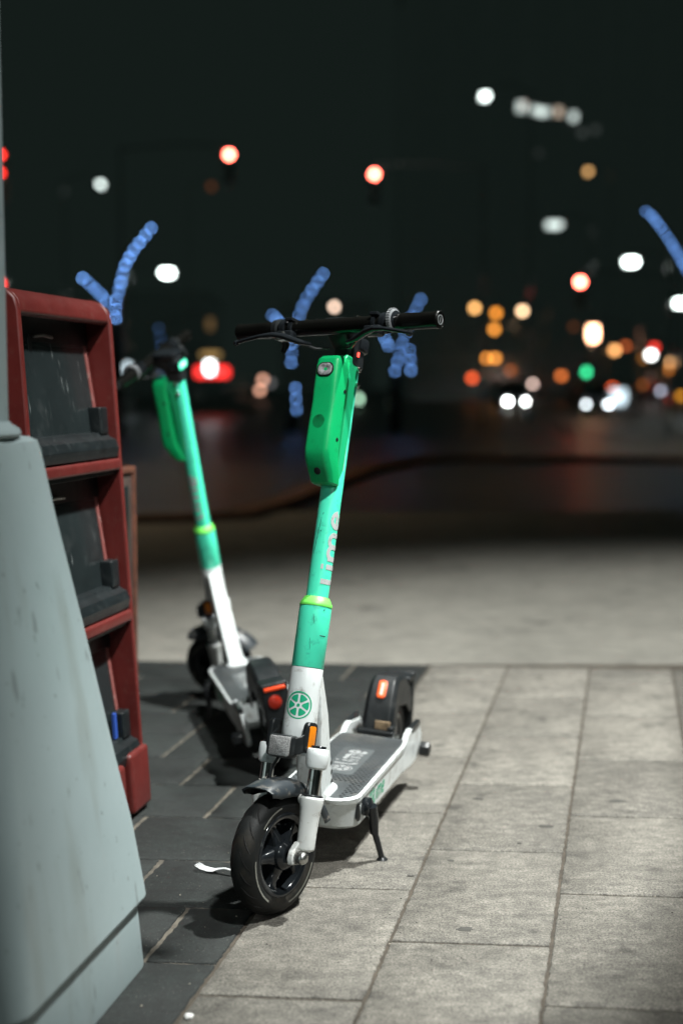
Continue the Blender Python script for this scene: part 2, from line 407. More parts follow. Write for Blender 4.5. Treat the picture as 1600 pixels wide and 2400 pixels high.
# ------------------------------------------------------------------ the scooter
def make_scooter(name, label, loc, heading, lean, steer, lit_screen=False):
    """local frame: +X forward, +Y rider's left, Z up, origin at the front wheel's contact point"""
    root = empty(name, loc)
    root.matrix_world = Matrix.Translation(loc) @ Matrix.Rotation(heading, 4, 'Z') @ Matrix.Rotation(-lean, 4, 'X')
    tag(root, label, 'scooter', 'green and white rental scooters parked on the pavement')
    th = R(15.5); WR = 0.1225
    ax = Vector((-math.sin(th), 0, math.cos(th))); fx = Vector((math.cos(th), 0, math.sin(th)))
    axle = Vector((0, 0, WR)); off = 0.028
    O = axle - fx * off
    B = Matrix(((fx.x, 0, ax.x, O.x), (fx.y, 1, ax.y, O.y), (fx.z, 0, ax.z, O.z), (0, 0, 0, 1)))      # fixed head frame: x forward, y left, z up the column
    SM = B @ Matrix.Rotation(steer, 4, 'Z')                                                          # the same, steered
    # --- front wheel
    def wheel(nm, Mw, R0, W, rr, spokes=True):
        t = MB(); prof = [(rr, -W * .42), (rr + .006, -W * .47), (R0 - .028, -W * .50), (R0 - .013, -W * .44), (R0 - .005, -W * .30), (R0, -W * .10), (R0, W * .10), (R0 - .005, W * .30), (R0 - .013, W * .44), (R0 - .028, W * .50), (rr + .006, W * .47), (rr, W * .42)]
        t.lathe(prof, 72, axis='y', cap=False, close=True)
        wh = MB()
        wh.lathe([(rr + .001, -W * .44), (rr + .001, W * .44), (rr - .004, W * .46), (rr - .012, W * .40), (rr - .015, W * .2), (rr - .015, -W * .2), (rr - .012, -W * .4), (rr - .004, -W * .46)], 64, axis='y', cap=False, close=True)
        if spokes:
            wh.lathe([(.024, -.010), (rr - .012, -.013), (rr - .012, -.009), (.024, -.006)], 40, axis='y', cap=False, close=True)
            wh.lathe([(0.030, -.030), (0.032, -.012), (0.032, .012), (0.030, .030), (.022, .038), (.012, .038), (.012, -.038), (.022, -.038)], 40, axis='y', cap=False, close=True)
            for k in range(5):
                a = 2 * PI * k / 5 + 0.55
                c, s_ = math.cos(a), math.sin(a)
                rsn = []
                for q, (r, hw, ht) in enumerate([(.024, .017, .026), (.040, .012, .019), (.055, .010, .014), (rr - .020, .013, .014), (rr - .010, .022, .018)]):
                    ring = []
                    for (u_, v_) in rrect(hw, ht, min(hw, ht) * .55, 3):
                        ring.append((r * s_ + u_ * c, v_, r * c - u_ * s_))
                    rsn.append(ring)
                wh.rings(rsn)
        else:
            wh.lathe([(rr - .01, -W * .2), (.07, -W * .35), (.03, -W * .42), (.012, -W * .5), (.012, W * .5), (.03, W * .42), (.07, W * .35), (rr - .01, W * .2)], 48, axis='y', cap=False, close=True)
        we = empty(nm); we.parent = root; we.matrix_local = Mw
        ty = t.build('tyre', RUBBER, we, angle=60)
        wh.build('rim', BLACKG, we, angle=50, bevel=0.0012)
        return we, ty
    WM = SM @ Matrix.Translation((off, 0, 0))
    we, ty = wheel('front_wheel', WM, WR, 0.058, 0.084)
    # tread grooves and a pale sidewall band
    gr = MB()
    for k in range(22):
        a0 = 2 * PI * k / 22
        for sgn in (-1, 1):
            pth = []
            for i in range(7):
                f = i / 6; a = a0 + (0.13 if sgn > 0 else 0) + 0.42 * f - 0.10 * f * f; y = sgn * (0.006 + 0.019 * f)
                yy = abs(y) / 0.058
                r = WR + 0.0002 - (0 if yy < .1 else (yy - .1) / .2 * .005 if yy < .3 else .005 + (yy - .3) / .14 * .008)
                pth.append((r * math.sin(a), y, r * math.cos(a)))
            gr.tube(pth, [.0004, .0011, .0013, .0013, .0012, .0010, .0003], 5)
    gr.build('tread_groove', mat('groove_black', (0.004, 0.004, 0.004), 0.9), we)
    for a0, a1 in ((200, 262), (98, 158), (20, 60)):
        for y in (1, -1):
            bd = MB()
            n = 16; vs = []
            for i in range(n + 1):
                a = R(a0 + (a1 - a0) * i / n)
                for r in (0.0935, 0.0995): vs.append((r * math.sin(a), y * (0.0283 + (0.0006 if r > .095 else 0.0002)), r * math.cos(a)))
            bd.add(vs, [(2 * i, 2 * i + 1, 2 * i + 3, 2 * i + 2) for i in range(n)])
            bd.build('sidewall_band', mat('worn_reflective_band', (0.16, 0.16, 0.14), 0.7, dirt=(.05, .05, .04), var=.3, damt=.8), we)
    # --- mudguard
    mg = MB(); rs_ = []
    for i in range(25):
        a = R(36 - (36 + 60) * i / 24); f = i / 24
        hw = 0.038
        rr_ = 0.150 + 0.006 * max(0, 1 - f / .25) + 0.016 * max(0, (f - .5) / .5)
        prof = [(-hw, -.030), (-hw - .001, -.016), (-hw * .62, -.001), (0, .003), (hw * .62, -.001), (hw + .001, -.016), (hw, -.030)]
        if f < .12: prof = [(y, d * (.55 + 3.75 * f)) for y, d in prof]
        ring = []
        for y, d in prof: ring.append(((rr_ + d) * math.sin(a), y, (rr_ + d) * math.cos(a)))
        for y, d in prof[::-1]: ring.append(((rr_ + d - .003) * math.sin(a), y * .93, (rr_ + d - .003) * math.cos(a)))
        rs_.append(ring)
    mg.rings(rs_)
    mg.build('mudguard', FENDER, root, M=WM, angle=62)
    mgo = [c for c in root.children if c.name.startswith('mudguard')][-1]
    rs2 = random.Random(3)
    for (a0, y0, L_, dr) in ((14, -.016, .018, .5), (20, -.010, .014, .9), (9, -.004, .012, .2), (24, -.018, .012, 1.2), (17, -.013, .010, -.3), (6, .004, .010, .7)):
        ms = MB(); pts_ = []
        for i in range(6):
            f = i / 5; a = R(a0) + L_ * f * math.cos(dr) / .153; y = y0 + L_ * f * math.sin(dr) + rs2.uniform(-.0006, .0006)
            r_s = .1532 + .0025 * (1 - abs(y) / .038)+ (.006 * max(0, 1 - ((36 - math.degrees(a)) / 96) / .25))
            pts_.append((r_s * math.sin(a), y, r_s * math.cos(a)))
        ms.tube(pts_, [.0002, .0005, .0007, .0006, .0004, .0002], 4); ms.build('scratch', mat('scratch_pale', (.30, .29, .26), .8), mgo, M=WM)
    # --- fork
    for s in (1, -1):
        lg = MB(); y0 = s * 0.0605
        lg.lathe([(0.0215, 0.122), (0.0245, 0.119), (0.0245, 0.110), (0.0218, 0.097), (0.0200, 0.075), (0.0190, 0.05), (0.0188, 0.024), (0.0180, 0.016), (0.010, 0.012)], 28, M=Matrix.Translation((off * .3, y0, 0)))
        # shoulder reaching inwards over the wheel
        for q in range(5):
            pass
        lg.rings([[(off * .3 + u_, y0 - s * (0.004 + d), 0.108 + v_ + d * .35) for u_, v_ in rrect(hw, ht, min(hw, ht) * .7, 4)] for d, hw, ht in ((0, .020, .014), (.010, .018, .012), (.020, .014, .009), (.026, .008, .006))])
        # drop-out tab
        lg.prism([(off - .016, -.014), (off + .012, -.016), (off + .017, -.004), (off + .014, .012), (off * .3 + .018, .03), (off * .3 - .018, .03)], y0 - .0065 - s * .010, y0 + .0065 - s * .010, 'y')
        lg.build('fork_leg', WHITE_D, root, M=SM, bevel=0.002)
        st = MB(); st.lathe([(0.0138, 0.118), (0.0138, 0.190)], 24, M=Matrix.Translation((off * .3, y0, 0))); st.build('stanchion', CHROME, root, M=SM)
        se = MB(); se.lathe([(.0222, .1195), (.0222, .1235), (.018, .1255), (.015, .1255)], 28, M=Matrix.Translation((off * .3, y0, 0))); se.build('fork_seal', BLACK, root, M=SM)
        nt = MB(); nt.lathe([(.0120, .004), (.0125, .008), (.0125, .012), (.0100, .017), (.0050, .0195), (.001, .020)], 24, axis='y', M=Matrix.Translation((off, y0, 0)) @ Matrix.Scale(s, 4, (0, 1, 0)))
        nt.lathe([(.0130, -.004), (.0135, -.002), (.0130, .002)], 24, axis='y', M=Matrix.Translation((off, y0, 0)) @ Matrix.Scale(s, 4, (0, 1, 0)))
        nt.build('axle_nut', STEEL, root, M=SM)
    cw = MB()
    for s in (1, -1):
        cw.lathe([(0.0155, 0.176), (0.0205, 0.179), (0.0232, 0.188), (0.0236, 0.204), (0.0226, 0.215), (0.0205, 0.218)], 30, M=Matrix.Translation((off * .3, s * .0605, 0)))
    ring = lambda y, hx, z0, z1: [(off * .3 * abs(y) / .06 + u_, y, (z0 + z1) / 2 + v_) for u_, v_ in rrect(hx, (z1 - z0) / 2, min(hx, (z1 - z0) / 2) * .6, 4)]
    cw.rings([ring(-.056, .017, .188, .213), ring(-.043, .016, .198, .215), ring(-.030, .024, .201, .219), ring(0, .031, .198, .220), ring(.030, .024, .201, .219), ring(.043, .016, .198, .215), ring(.056, .017, .188, .213)])
    cw.build('fork_crown', WHITE, root, M=SM, bevel=0.0015)
    for s in (1, -1):
        cp = MB(); cp.lathe([(.0155, .2175), (.0158, .2220), (.0145, .2235), (.010, .2235), (.0095, .2218), (.001, .2218)], 24, M=Matrix.Translation((off * .3, s * .0605, 0)))
        cp.build('fork_cap', BLACKG, root, M=SM)
    # --- head tube (fixed), strut plate, flange
    ht = MB(); ht.lathe([(.0335, .228), (.0350, .232), (.0352, .26), (.0338, .33), (.0336, .376), (.0330, .3785)], 48, cap=True)
    hto = ht.build('head_tube', WHITE, root, M=B)
    lg_ = MB(); rl = 0.0345; zc = 0.3; lr = 0.0285
    decal(lg_, wheel_logo(), lambda u_, v_: (rl * math.cos(u_ * lr / rl + 0.02) + .0006 * math.cos(u_ * lr / rl), rl * math.sin(u_ * lr / rl + 0.02) + .0006 * math.sin(u_ * lr / rl), zc + v_ * lr * 1.0))
    # rotate logo half a wedge so a spoke stands upright
    lgo = lg_.build('wheel_logo', DECAL, hto, M=B)
    # strut: a tapering plate box from the head tube down to the deck
    sp = MB()
    def strut(Xf, Xb, z, hwf, hwb): return [(Xf, -hwf, z), (Xf, hwf, z), (Xb, hwb, z), (Xb, -hwb, z)]
    sp.rings([strut(-.215, -.322, .168, .027, .024), strut(-.182, -.280, .26, .027, .024), strut(-.165, -.240, .36, .027, .023), strut(-.155, -.190, .455, .024, .018)])
    spo = sp.build('strut', WHITE, root, bevel=0.004)
    fl = MB(); ring = []
    pts = rrect(0.054, 0.034, 0.026, 6, -.288, 0); fl.rings([[(x, y, .168) for x, y in pts], [(x, y, .177) for x, y in pts], [(x * .985 - .004, y * .95, .1795) for x, y in pts]])
    fl.build('strut_flange', WHITE, root)
    for X, z in ((-.300, .196), (-.292, .218), (-.284, .241)):
        for s in (1, -1):
            hl = MB()
            yy = (.0208 + (.26 - z) / .10 * -.0 + .0005)
            f = (z - .158) / .102; yb = .0240 + .003 * .13
            hl.lathe([(.0052, -.002), (.0052, .0012), (.0036, .0014), (.001, .0014)], 14, axis='y', M=Matrix.Translation((X, s * yb, z)) @ Matrix.Scale(s, 4, (0, 1, 0)))
            hl.build('bolt_hole', BLACK, spo)
    # --- steering sleeve, collar, column
    sl = MB(); sl.lathe([(.0326, .3795), (.0336, .381), (.0340, .50), (.0336, .5075)], 48); sl.build('steering_sleeve', MINT, root, M=SM)
    co = MB(); co.lathe([(.0345, .5075), (.0350, .510), (.0335, .514), (.0262, .527), (.0240, .528)], 48); co.build('collar', LIMEC, root, M=SM)
    cl = MB(); cl.lathe([(.0235, .528), (.0235, 1.032)], 48); clo = cl.build('steering_column', MINT, root, M=SM)
    sh, W = word_shapes(0.30)
    tx = MB(); k = 0.150 / W; rc = .0241; kv = 0.026
    for base in (1, -1):
        # text runs up the column, letter tops towards the front
        # +Y side: letter tops point to +X ; baseline to the back
        for vs, fs in sh:
            out = []
            for v in vs:
                ang = R(122) - (v.y * kv) / rc
                a = ang * base
                z = .560 + v.x * k if base > 0 else .560 + (W - v.x) * k
                out.append((rc * math.cos(a), rc * math.sin(a), z))
            tx.add(out, fs)
    tx.build('lettering', SILV, clo, M=SM)
    # column scratches
    def scratch(a0, z0, a1, z1, wd, rad, n=8):
        pts = [(a0 + (a1 - a0) * i / n + random.uniform(-1.2, 1.2), z0 + (z1 - z0) * i / n) for i in range(n + 1)]
        scr = MB(); scr.tube([(rad * math.cos(R(a)), rad * math.sin(R(a)), z) for a, z in pts], [wd * .4] + [wd] * (n - 1) + [wd * .3], 5)
        scr.build('scratch', mat('scratch_dark', (0.01, 0.05, 0.04), 0.6), clo, M=SM)
    scratch(2, .695, -20, .615, .00055, .0235); scratch(10, .705, 6, .700, .0006, .0235); scratch(8, .664, 8, .667, .0008, .0235)
    scratch(30, .490, 38, .470, .0005, .0339); scratch(62, .447, 90, .447, .0009, .0339); scratch(30, .44, 34, .415, .0004, .0339)
    scratch(-38, .505, -38, .492, .0030, .0322, 3); scratch(68, .503, 68, .498, .0020, .0330, 3)
    # --- reflector bracket around the bottom of the head tube
    br = MB()
    br.rings([[(x_, u_, .214 + v_) for u_, v_ in rrect(hw, h_, .008, 4)] for x_, hw, h_ in ((.028, .026, .018), (.040, .031, .023), (.056, .0315, .0235), (.064, .029, .021))])
    for s in (1, -1):
        br.rings([[(x_ + u_ * .0, s * (yy + v_ * .35) , z_ + u_) for u_, v_ in rrect(hh, .0075, .004, 3)] for x_, yy, z_, hh in ((.054, .027, .215, .017), (.040, .035, .219, .018), (.024, .0385, .228, .021))])
        br.rings([[(.014 + u_, s * (y_ + (.010 if s < 0 else -.002)), .237 + v_) for u_, v_ in rrect(.0180 * q, .0315 * q, .010, 5)] for y_, q in ((.034, .93), (.036, 1), (.044, 1), (.0465, .94))])
    bro = br.build('reflector_bracket', BLACK, root, M=SM, bevel=0.0012)
    fr = MB(); fr.rings([[(x_, u_ + .003, .214 + v_) for u_, v_ in rrect(hw, h_, .005, 4)] for x_, hw, h_ in ((.060, .0255, .0200), (.0665, .0255, .0200), (.0685, .023, .0175))])
    fr.build('front_reflector', PRISM, bro, M=SM)
    for s, m_ in ((1, AMBER), (-1, mat('smoky_reflector', (0.22, 0.25, 0.27), 0.14, metal=.6))):
        ar = MB(); ar.rings([[(.014 + u_, s * y_, .237 + v_) for u_, v_ in rrect(.0112 * q, .0238 * q, .005, 4)] for y_, q in ((.045 + (.010 if s < 0 else -.002), 1), (.0475 + (.010 if s < 0 else -.002), 1), (.0480 + (.010 if s < 0 else -.002), .88))])
        ar.build('side_reflector', m_, bro, M=SM)
    cb = MB(); cb.tube([(.040, -.004, .205), (.046, -.010, .19), (.052, -.018, .165), (.050, -.022, .135), (.046, -.022, .115)], .0034, 8); cb.build('brake_hose', BLACK, root, M=SM)
    # --- control box with headlight
    bx = MB(); rsb = []
    for z, xf, xb, hw in ((.762, .040, .010, .024), (.765, .046, .010, .028), (.785, .060, .014, .0305), (.812, .078, .026, .0315), (.830, .0815, .030, .0315), (.880, .081, .032, .0312), (.935, .079, .032, .031), (.955, .0805, .032, .031), (1.010, .082, .030, .030), (1.024, .080, .026, .029), (1.032, .073, .024, .026), (1.034, .062, .028, .021)):
        r_ = min(.013, (xf - xb) * .3)
        rsb.append([(cx_, cy_, z) for cx_, cy_ in rrect((xf - xb) / 2, hw, r_, 6, (xf + xb) / 2, 0)])
    bx.rings(rsb)
    bxo = bx.build('control_box', GREEN, root, M=SM, angle=25)
    # cheek brackets wrapping the column, a pale reflective strip on them
    ck = MB()
    for s in (1, -1):
        pr = [(.014, 1.044), (.040, 1.043), (.048, 1.034), (.034, 1.012), (.026, .985), (.022, .90), (.022, .79), (.012, .775), (.000, .80), (-.002, .90), (-.004, 1.030), (.002, 1.042)]
        rsx = [[(x_, s * y_, z_) for x_, z_ in [(.015 + (a - .015) * q, .93 + (b - .93) * (1 - (1 - q) * .3)) for a, b in pr]] for y_, q in ((.006, 1), (.0215, 1), (.0240, .93))]
        ck.rings(rsx)
    cko = ck.build('cheek_bracket', mat('green_plastic_light', (0.012, 0.42, 0.17), 0.34, bump=.1, bscale=500), root, M=SM, bevel=0.002)
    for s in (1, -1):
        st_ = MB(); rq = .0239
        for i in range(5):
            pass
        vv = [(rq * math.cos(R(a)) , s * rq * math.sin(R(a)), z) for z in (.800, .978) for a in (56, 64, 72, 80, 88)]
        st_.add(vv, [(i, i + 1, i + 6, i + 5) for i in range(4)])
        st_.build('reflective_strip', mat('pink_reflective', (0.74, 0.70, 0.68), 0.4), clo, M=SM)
    for z, x_ in ((1.022, -.004), (.988, -.006)):
        for s in (1, -1):
            bo = MB(); bo.lathe([(.0062, 0), (.0066, .003), (.0055, .0055), (.003, .0062), (.0028, .004), (.0005, .004)], 18, axis='y', M=Matrix.Translation((x_, s * .0235, z)) @ Matrix.Scale(s, 4, (0, 1, 0)))
            bo.build('bolt', CHROME, clo, M=SM)
    hd = MB(); hd.rings([[(x_, u_ * q, 1.000 + v_ * q) for u_, v_ in rrect(.0185, .0135, .0125, 6)] for x_, q in ((.078, 1.12), (.0828, 1.12), (.0838, 1.0), (.0808, .94))]); hdo = hd.build('headlight', BLACK, root, M=SM)
    hr = MB(); hr.rings([[(x_, u_ * q, 1.000 + v_ * q) for u_, v_ in rrect(.0185, .0135, .0125, 6)] for x_, q in ((.0813, .97), (.0841, .95), (.0848, .82), (.0841, .55), (.0818, .25), (.0813, .05))]); hr.build('headlight_lens', CHROME_L, hdo, M=SM)
    spk = MB()
    for rr_ in range(1, 8):
        n = rr_ * 6 if rr_ < 7 else 36
        for k_ in range(n):
            a = 2 * PI * k_ / n; u_, v_ = rr_ * .0020 * math.cos(a), rr_ * .0020 * math.sin(a)
            spk.lathe([(.00055, -.001), (.00055, .0006)], 5, axis='x', M=Matrix.Translation((.0812, u_, .888 + v_)))
    spk.build('speaker_grille', mat('speaker_green', (.003, .10, .035), .6), bxo, M=SM)
    lk = MB(); lk.lathe([(.0080, -.006), (.0080, .0016), (.0068, .0019), (.0005, .0019)], 20, axis='x', M=Matrix.Translation((.0600, .000, .7855)) @ Matrix.Rotation(R(32), 4, 'Y')); lk.build('lock_hole', BLACK, bxo, M=SM)
    for z, x_ in ((.960, .045), (.855, .050)):
        pn = MB(); pn.lathe([(.0042, -.002), (.0042, .0006), (.0005, .0006)], 12, axis='y', M=Matrix.Translation((x_, .0313, z)))
        pn.build('screw_hole', BLACK, bxo, M=SM)
    # --- head and handlebar
    hb = MB()
    hb.rings([[(cx_, cy_, z) for cx_, cy_ in rrect(hx, hy, .012, 4, c0, 0)] for z, hx, hy, c0 in ((1.028, .027, .025, .001), (1.06, .029, .025, .004), (1.080, .040, .027, .020), (1.105, .048, .029, .030), (1.115, .046, .029, .032))])
    hbo = hb.build('stem_head', BLACK, root, M=SM, bevel=0.002)
    bxx, bz = .068, 1.098
    ba = MB(); ba.lathe([(.0135, -.13), (.0172, -.129), (.0174, -.04), (.0180, 0), (.0174, .04), (.0172, .129), (.0135, .13)], 36, axis='y', M=Matrix.Translation((bxx, 0, bz)))
    bao = ba.build('handlebar', BLACK_S, root, M=SM)
    bs = MB()
    for y_ in (-.075, -.045, .02, .060):
        bs = MB(); bs.lathe([(.0045, 0), (.0047, .0012), (.0030, .0016), (.0026, .0006), (.0005, .0006)], 14, M=Matrix.Translation((bxx + .008, y_, bz + .0156)) @ Matrix.Rotation(R(26), 4, 'Y'))
        bs.build('screw', CHROME, bao, M=SM)
    for s in (1, -1):
        gp = MB(); L0, L1 = .158, .258
        prof = [(.0150, .130), (.0168, .132), (.0172, L0 - .002), (.0182, L0), (.0184, L0 + .02), (.0172, L0 + .05), (.0176, L1 - .012), (.0182, L1 - .010), (.0184, L1 - .002), (.0165, L1), (.0150, L1), (.0145, L1 - .0015), (.0005, L1 - .0015)]
        gp.lathe(prof, 36, axis='y', M=Matrix.Translation((bxx, 0, bz)) @ Matrix.Scale(s, 4, (0, 1, 0)))
        gpo = gp.build('grip', RUBBER_G, bao, M=SM)
        # (grip end cap ring, small pale emblem)
        ge = MB(); ge.lathe([(.0105, L1 - .0020), (.0105, L1 - .0006), (.0080, L1 - .0006), (.0080, L1 - .0020)], 24, axis='y', cap=False, close=True, M=Matrix.Translation((bxx, 0, bz)) @ Matrix.Scale(s, 4, (0, 1, 0)))
        ge.box((bxx - .001, s * (L1 - .002), bz - .006), (bxx + .001, s * (L1 - .0006), bz + .006)); ge.build('grip_end', mat('worn_grip_end', (.10, .11, .11), .5, dirt=(.3, .3, .3), dscale=120, damt=.6), bao, M=SM)
        # clamps
        cm = MB()
        for y_, wd_ in ((.128, .014), (.106, .009)):
            cm.lathe([(.0190, y_ - wd_ / 2), (.0222, y_ - wd_ / 2 + .001), (.0222, y_ + wd_ / 2 - .001), (.0190, y_ + wd_ / 2)], 28, axis='y', M=Matrix.Translation((bxx, 0, bz)) @ Matrix.Scale(s, 4, (0, 1, 0)))
        cm.box((bxx + .010, s * .098, bz + .012), (bxx + .024, s * .118, bz + .019), bev=.0015)
        cm.box((bxx + .006, s * .092, bz - .032), (bxx + .030, s * .132, bz - .012), bev=.004)
        cm.build('clamp', BLACKG, bao, M=SM)
        cs = MB(); cs.lathe([(.0058, 0), (.006, .002), (.0035, .003), (.003, .0015), (.0005, .0015)], 14, axis='x', M=Matrix.Translation((bxx + .029, s * .114, bz - .020))); 
        cs.build('clamp_screw', STEEL, bao, M=SM); cs = MB(); cs.box((bxx + .012, s * .103, bz + .0165), (bxx + .0225, s * .113, bz + .0185)); cs.build('clamp_plate', STEEL, bao, M=SM)
        # lever: from an inner tongue out along the grip
        lv = MB(); lv.tube([(bxx + .014, s * .045, bz - .042), (bxx + .022, s * .072, bz - .038), (bxx + .034, s * .105, bz - .028), (bxx + .044, s * .130, bz - .026), (bxx + .050, s * .160, bz - .030), (bxx + .052, s * .195, bz - .037), (bxx + .050, s * .216, bz - .041)],
                           [.0040, .0080, .0095, .0080, .0058, .0056, .0055], 12, flat=.75)
        lv.lathe([(.001, -.007), (.005, -.005), (.0070, 0), (.005, .005), (.001, .007)], 14, M=Matrix.Translation((bxx + .050, s * .220, bz - .042)))
        lv.build('brake_lever', BLACKG, bao, M=SM)
        hs = MB(); hs.tube([(bxx + .016, s * .088, bz - .028), (bxx + .012, s * .066, bz - .040), (bxx - .005, s * .045, bz - .046), (bxx - .02, s * .022, bz - .042)], .0032, 8); hs.build('brake_hose', BLACK, bao, M=SM)
    # bell with a toothed ring (rider's left) and thumb throttle (rider's right)
    bl = MB(); Mb = Matrix.Translation((bxx + .004, .147, bz + .004))
    bl.lathe([(.017, -.006), (.0225, -.005), (.0232, 0), (.0225, .005), (.017, .006)], 36, axis='y', M=Mb)
    for k_ in range(28):
        a = 2 * PI * k_ / 28; bl.box((-.0013, -.0035, .0222), (.0013, .0035, .0252), M=Mb @ Matrix.Rotation(a, 4, 'Y'))
    blo = bl.build('bell', mat('bell_grey', (.20, .21, .22), .35, dirt=(.5, .5, .5), dscale=90, damt=.7), root, M=SM)
    bd_ = MB(); bd_.lathe([(.0195, .004), (.0195, .0075), (.012, .010), (.0005, .010)], 28, axis='y', M=Mb); bd_.build('bell_dial', BLACKG, blo, M=SM)
    tt = MB(); tt.lathe([(.0185, -.156), (.0225, -.155), (.0230, -.143), (.0185, -.141)], 28, axis='y', M=Matrix.Translation((bxx, 0, bz))); tt.tube([(bxx - .02, -.149, bz - .008), (bxx - .034, -.149, bz - .026), (bxx - .036, -.156, bz - .040)], [.009, .008, .006], 10); tt.build('throttle', BLACK, root, M=SM)
    # display facing the rider
    dp = MB(); dp.rings([[(.020 + u_, v_, z) for u_, v_ in rrect(.040 * q, .034 * q, .014, 5)] for z, q in ((1.100, .9), (1.110, 1), (1.118, 1), (1.121, .93))], M=Matrix.Rotation(0, 4, 'Y'))
    dp.rings([[(-.022 + x_ * 1.0, u_, 1.078 + v_) for u_, v_ in rrect(.030 * q, .018 * q, .010, 5)] for x_, q in ((.03, 1), (0, 1), (-.006, .9))])
    dpo = dp.build('display_pod', BLACKG, root, M=SM)
    if lit_screen:
        sn = MB(); sn.rings([[(x_, u_, 1.078 + v_) for u_, v_ in rrect(.029, .0125, .012, 5)] for x_ in (-.0286, -.0278)]); sno = sn.build('screen_glow', TEAL, dpo, M=SM)
        s2 = MB(); s2.rings([[(x_, u_, 1.078 + v_) for u_, v_ in rrect(.019, .0055, .005, 5)] for x_ in (-.0292, -.0287)]); s2.build('screen', TEALW, dpo, M=SM)
    else:
        rl_ = MB(); rl_.box((.004, .0235, 1.048), (.009, .0275, 1.058)); rl_.build('status_light', REDLED, dpo, M=SM)
    # --- deck
    def outline(grow, z, nose=0.0):
        hw = .0925 + grow; xn = -.243 + grow - nose; xr = -.800; r1 = .062; pts = []
        for k_ in range(9):
            a = R(90 * k_ / 8); pts.append((xn - r1 + r1 * math.cos(a), hw - r1 + r1 * math.sin(a), z))
        pts.append((xr + .05, hw, z)); pts.append((xr, hw - .004, z)); pts.append((xr, -hw + .004, z)); pts.append((xr + .05, -hw, z))
        for k_ in range(9):
            a = R(270 + 90 * k_ / 8); pts.append((xn - r1 + r1 * math.cos(a), -hw + r1 + r1 * math.sin(a), z))
        return pts
    dk = MB(); dk.rings([outline(-.016, .088, .040), outline(-.010, .090, .038), outline(-.0035, .100, .030), outline(-.0035, .155, .006), outline(0, .158, .004), outline(.0005, .169, 0), outline(-.002, .172, 0), outline(-.006, .1725, 0), outline(-.0065, .170, 0)])
    dko = dk.build('deck', WHITE, root, angle=30)
    mt = MB()
    n0 = outline(-.0075, .1695); n1 = outline(-.0085, .1730)
    mt.rings([n0, n1]); mt.mi = 1
    step = .0118; row = 0; X = -.262
    while X > -.79:
        Y = -.082 + (step / 2 if row % 2 else 0)
        while Y < .083:
            if not (-.375 < X and abs(Y) < .05) and not (X > -.30 and abs(Y) > .062) and not (-.668 < X < -.435 and -.036 < Y < .036):
                mt.add([(X + .0040 * math.cos(PI / 3 * k_), Y + .0036 * math.sin(PI / 3 * k_), .1736) for k_ in range(6)], [(0, 1, 2, 3, 4, 5)])
            Y += step
        X -= step * .87; row += 1
    mto = mt.build('deck_mat', [MAT_G, MAT_D], root)
    pnl = MB(); pnl.prism(rrect(.117, .037, .012, 4, -.552, 0), .1725, .1734, 'z'); pnl.build('printed_panel', MAT_L2, mto)
    pd = MB(); decal(pd, wheel_logo(), lambda u_, v_: (-.482 - u_ * .026, -v_ * .026, .1740))
    kk = .125 / W
    decal(pd, sh, lambda u_, v_: (-.520 - u_ * kk, -v_ * kk * 1.25 + .022, .1740)); pd.build('deck_print', MAT_L, mto)
    for s in (1, -1):
        sd = MB()
        Ys = s * .0893
        decal(sd, wheel_logo(), lambda u_, v_: (-.425 - s * u_ * .0265, Ys, .128 + v_ * .0255))
        decal(sd, sh, lambda u_, v_: ((-.452 if s > 0 else -.452 - .105) - s * u_ * .105 / W, Ys, .112 + v_ * .0265))
        sd.build('side_lettering', DECAL, dko)
    # rear arms
    for s in (1, -1):
        ra = MB(); pr = [(-.775, .092), (-.775, .171), (-.800, .173), (-.820, .184), (-.842, .191), (-.965, .176), (-.995, .150), (-1.0, .105), (-.98, .088), (-.90, .084)]
        ra.prism(pr, s * .074, s * .088, 'y'); ra.build('rear_arm', WHITE, root, bevel=.004)
        rc_ = MB(); rc_.box((-.955, s * .076, .176), (-.860, s * .090, .192), bev=.003); rc_.build('arm_cap', BLACK, root)
        an = MB(); an.lathe([(.020, 0), (.021, .004), (.021, .022), (.017, .028), (.001, .028)], 6, axis='y', M=Matrix.Translation((-.960, s * .093, .112)) @ Matrix.Scale(s, 4, (0, 1, 0))); an.build('axle_cap', BLACK, root, bevel=.002)
    rw, rty = wheel('rear_wheel', Matrix.Translation((-.960, 0, .118)), .118, .056, .080, spokes=False)
    # rear mudguard: flat-faced box shape
    rf = MB(); pts = [(-.826, .172), (-.834, .205), (-.860, .262), (-.884, .296), (-.908, .308), (-.99, .300), (-1.07, .258), (-1.115, .190)]
    rs_ = []
    for i, (x_, z_) in enumerate(pts):
        hw = (.041, .041, .040, .038, .037, .037, .036, .036)[i]
        cx0, cz0 = -.96, .118; dx, dz = x_ - cx0, z_ - cz0; dl = math.hypot(dx, dz); ux, uz = dx / dl, dz / dl
        drop = (.030, .055, .070, .078, .080, .080, .06, .03)[i]
        pr = [(-hw, -drop), (-hw, -.010), (-hw * .72, 0), (hw * .72, 0), (hw, -.010), (hw, -drop)]
        ring = [(x_ + ux * d, y_, z_ + uz * d) for y_, d in pr] + [(x_ + ux * (d - .004), y_ * .92, z_ + uz * (d - .004)) for y_, d in pr[::-1]]
        rs_.append(ring)
    rf.rings(rs_); rfo = rf.build('rear_mudguard', FENDER_D, root, angle=30, bevel=.0015)
    tl = MB(); nx = Vector((.816, 0, .578)); tx_ = Vector((-.578, 0, .816)); Mt = Matrix(((tx_.x, 0, nx.x, -.8715), (0, 1, 0, 0), (tx_.z, 0, nx.z, .2790), (0, 0, 0, 1)))
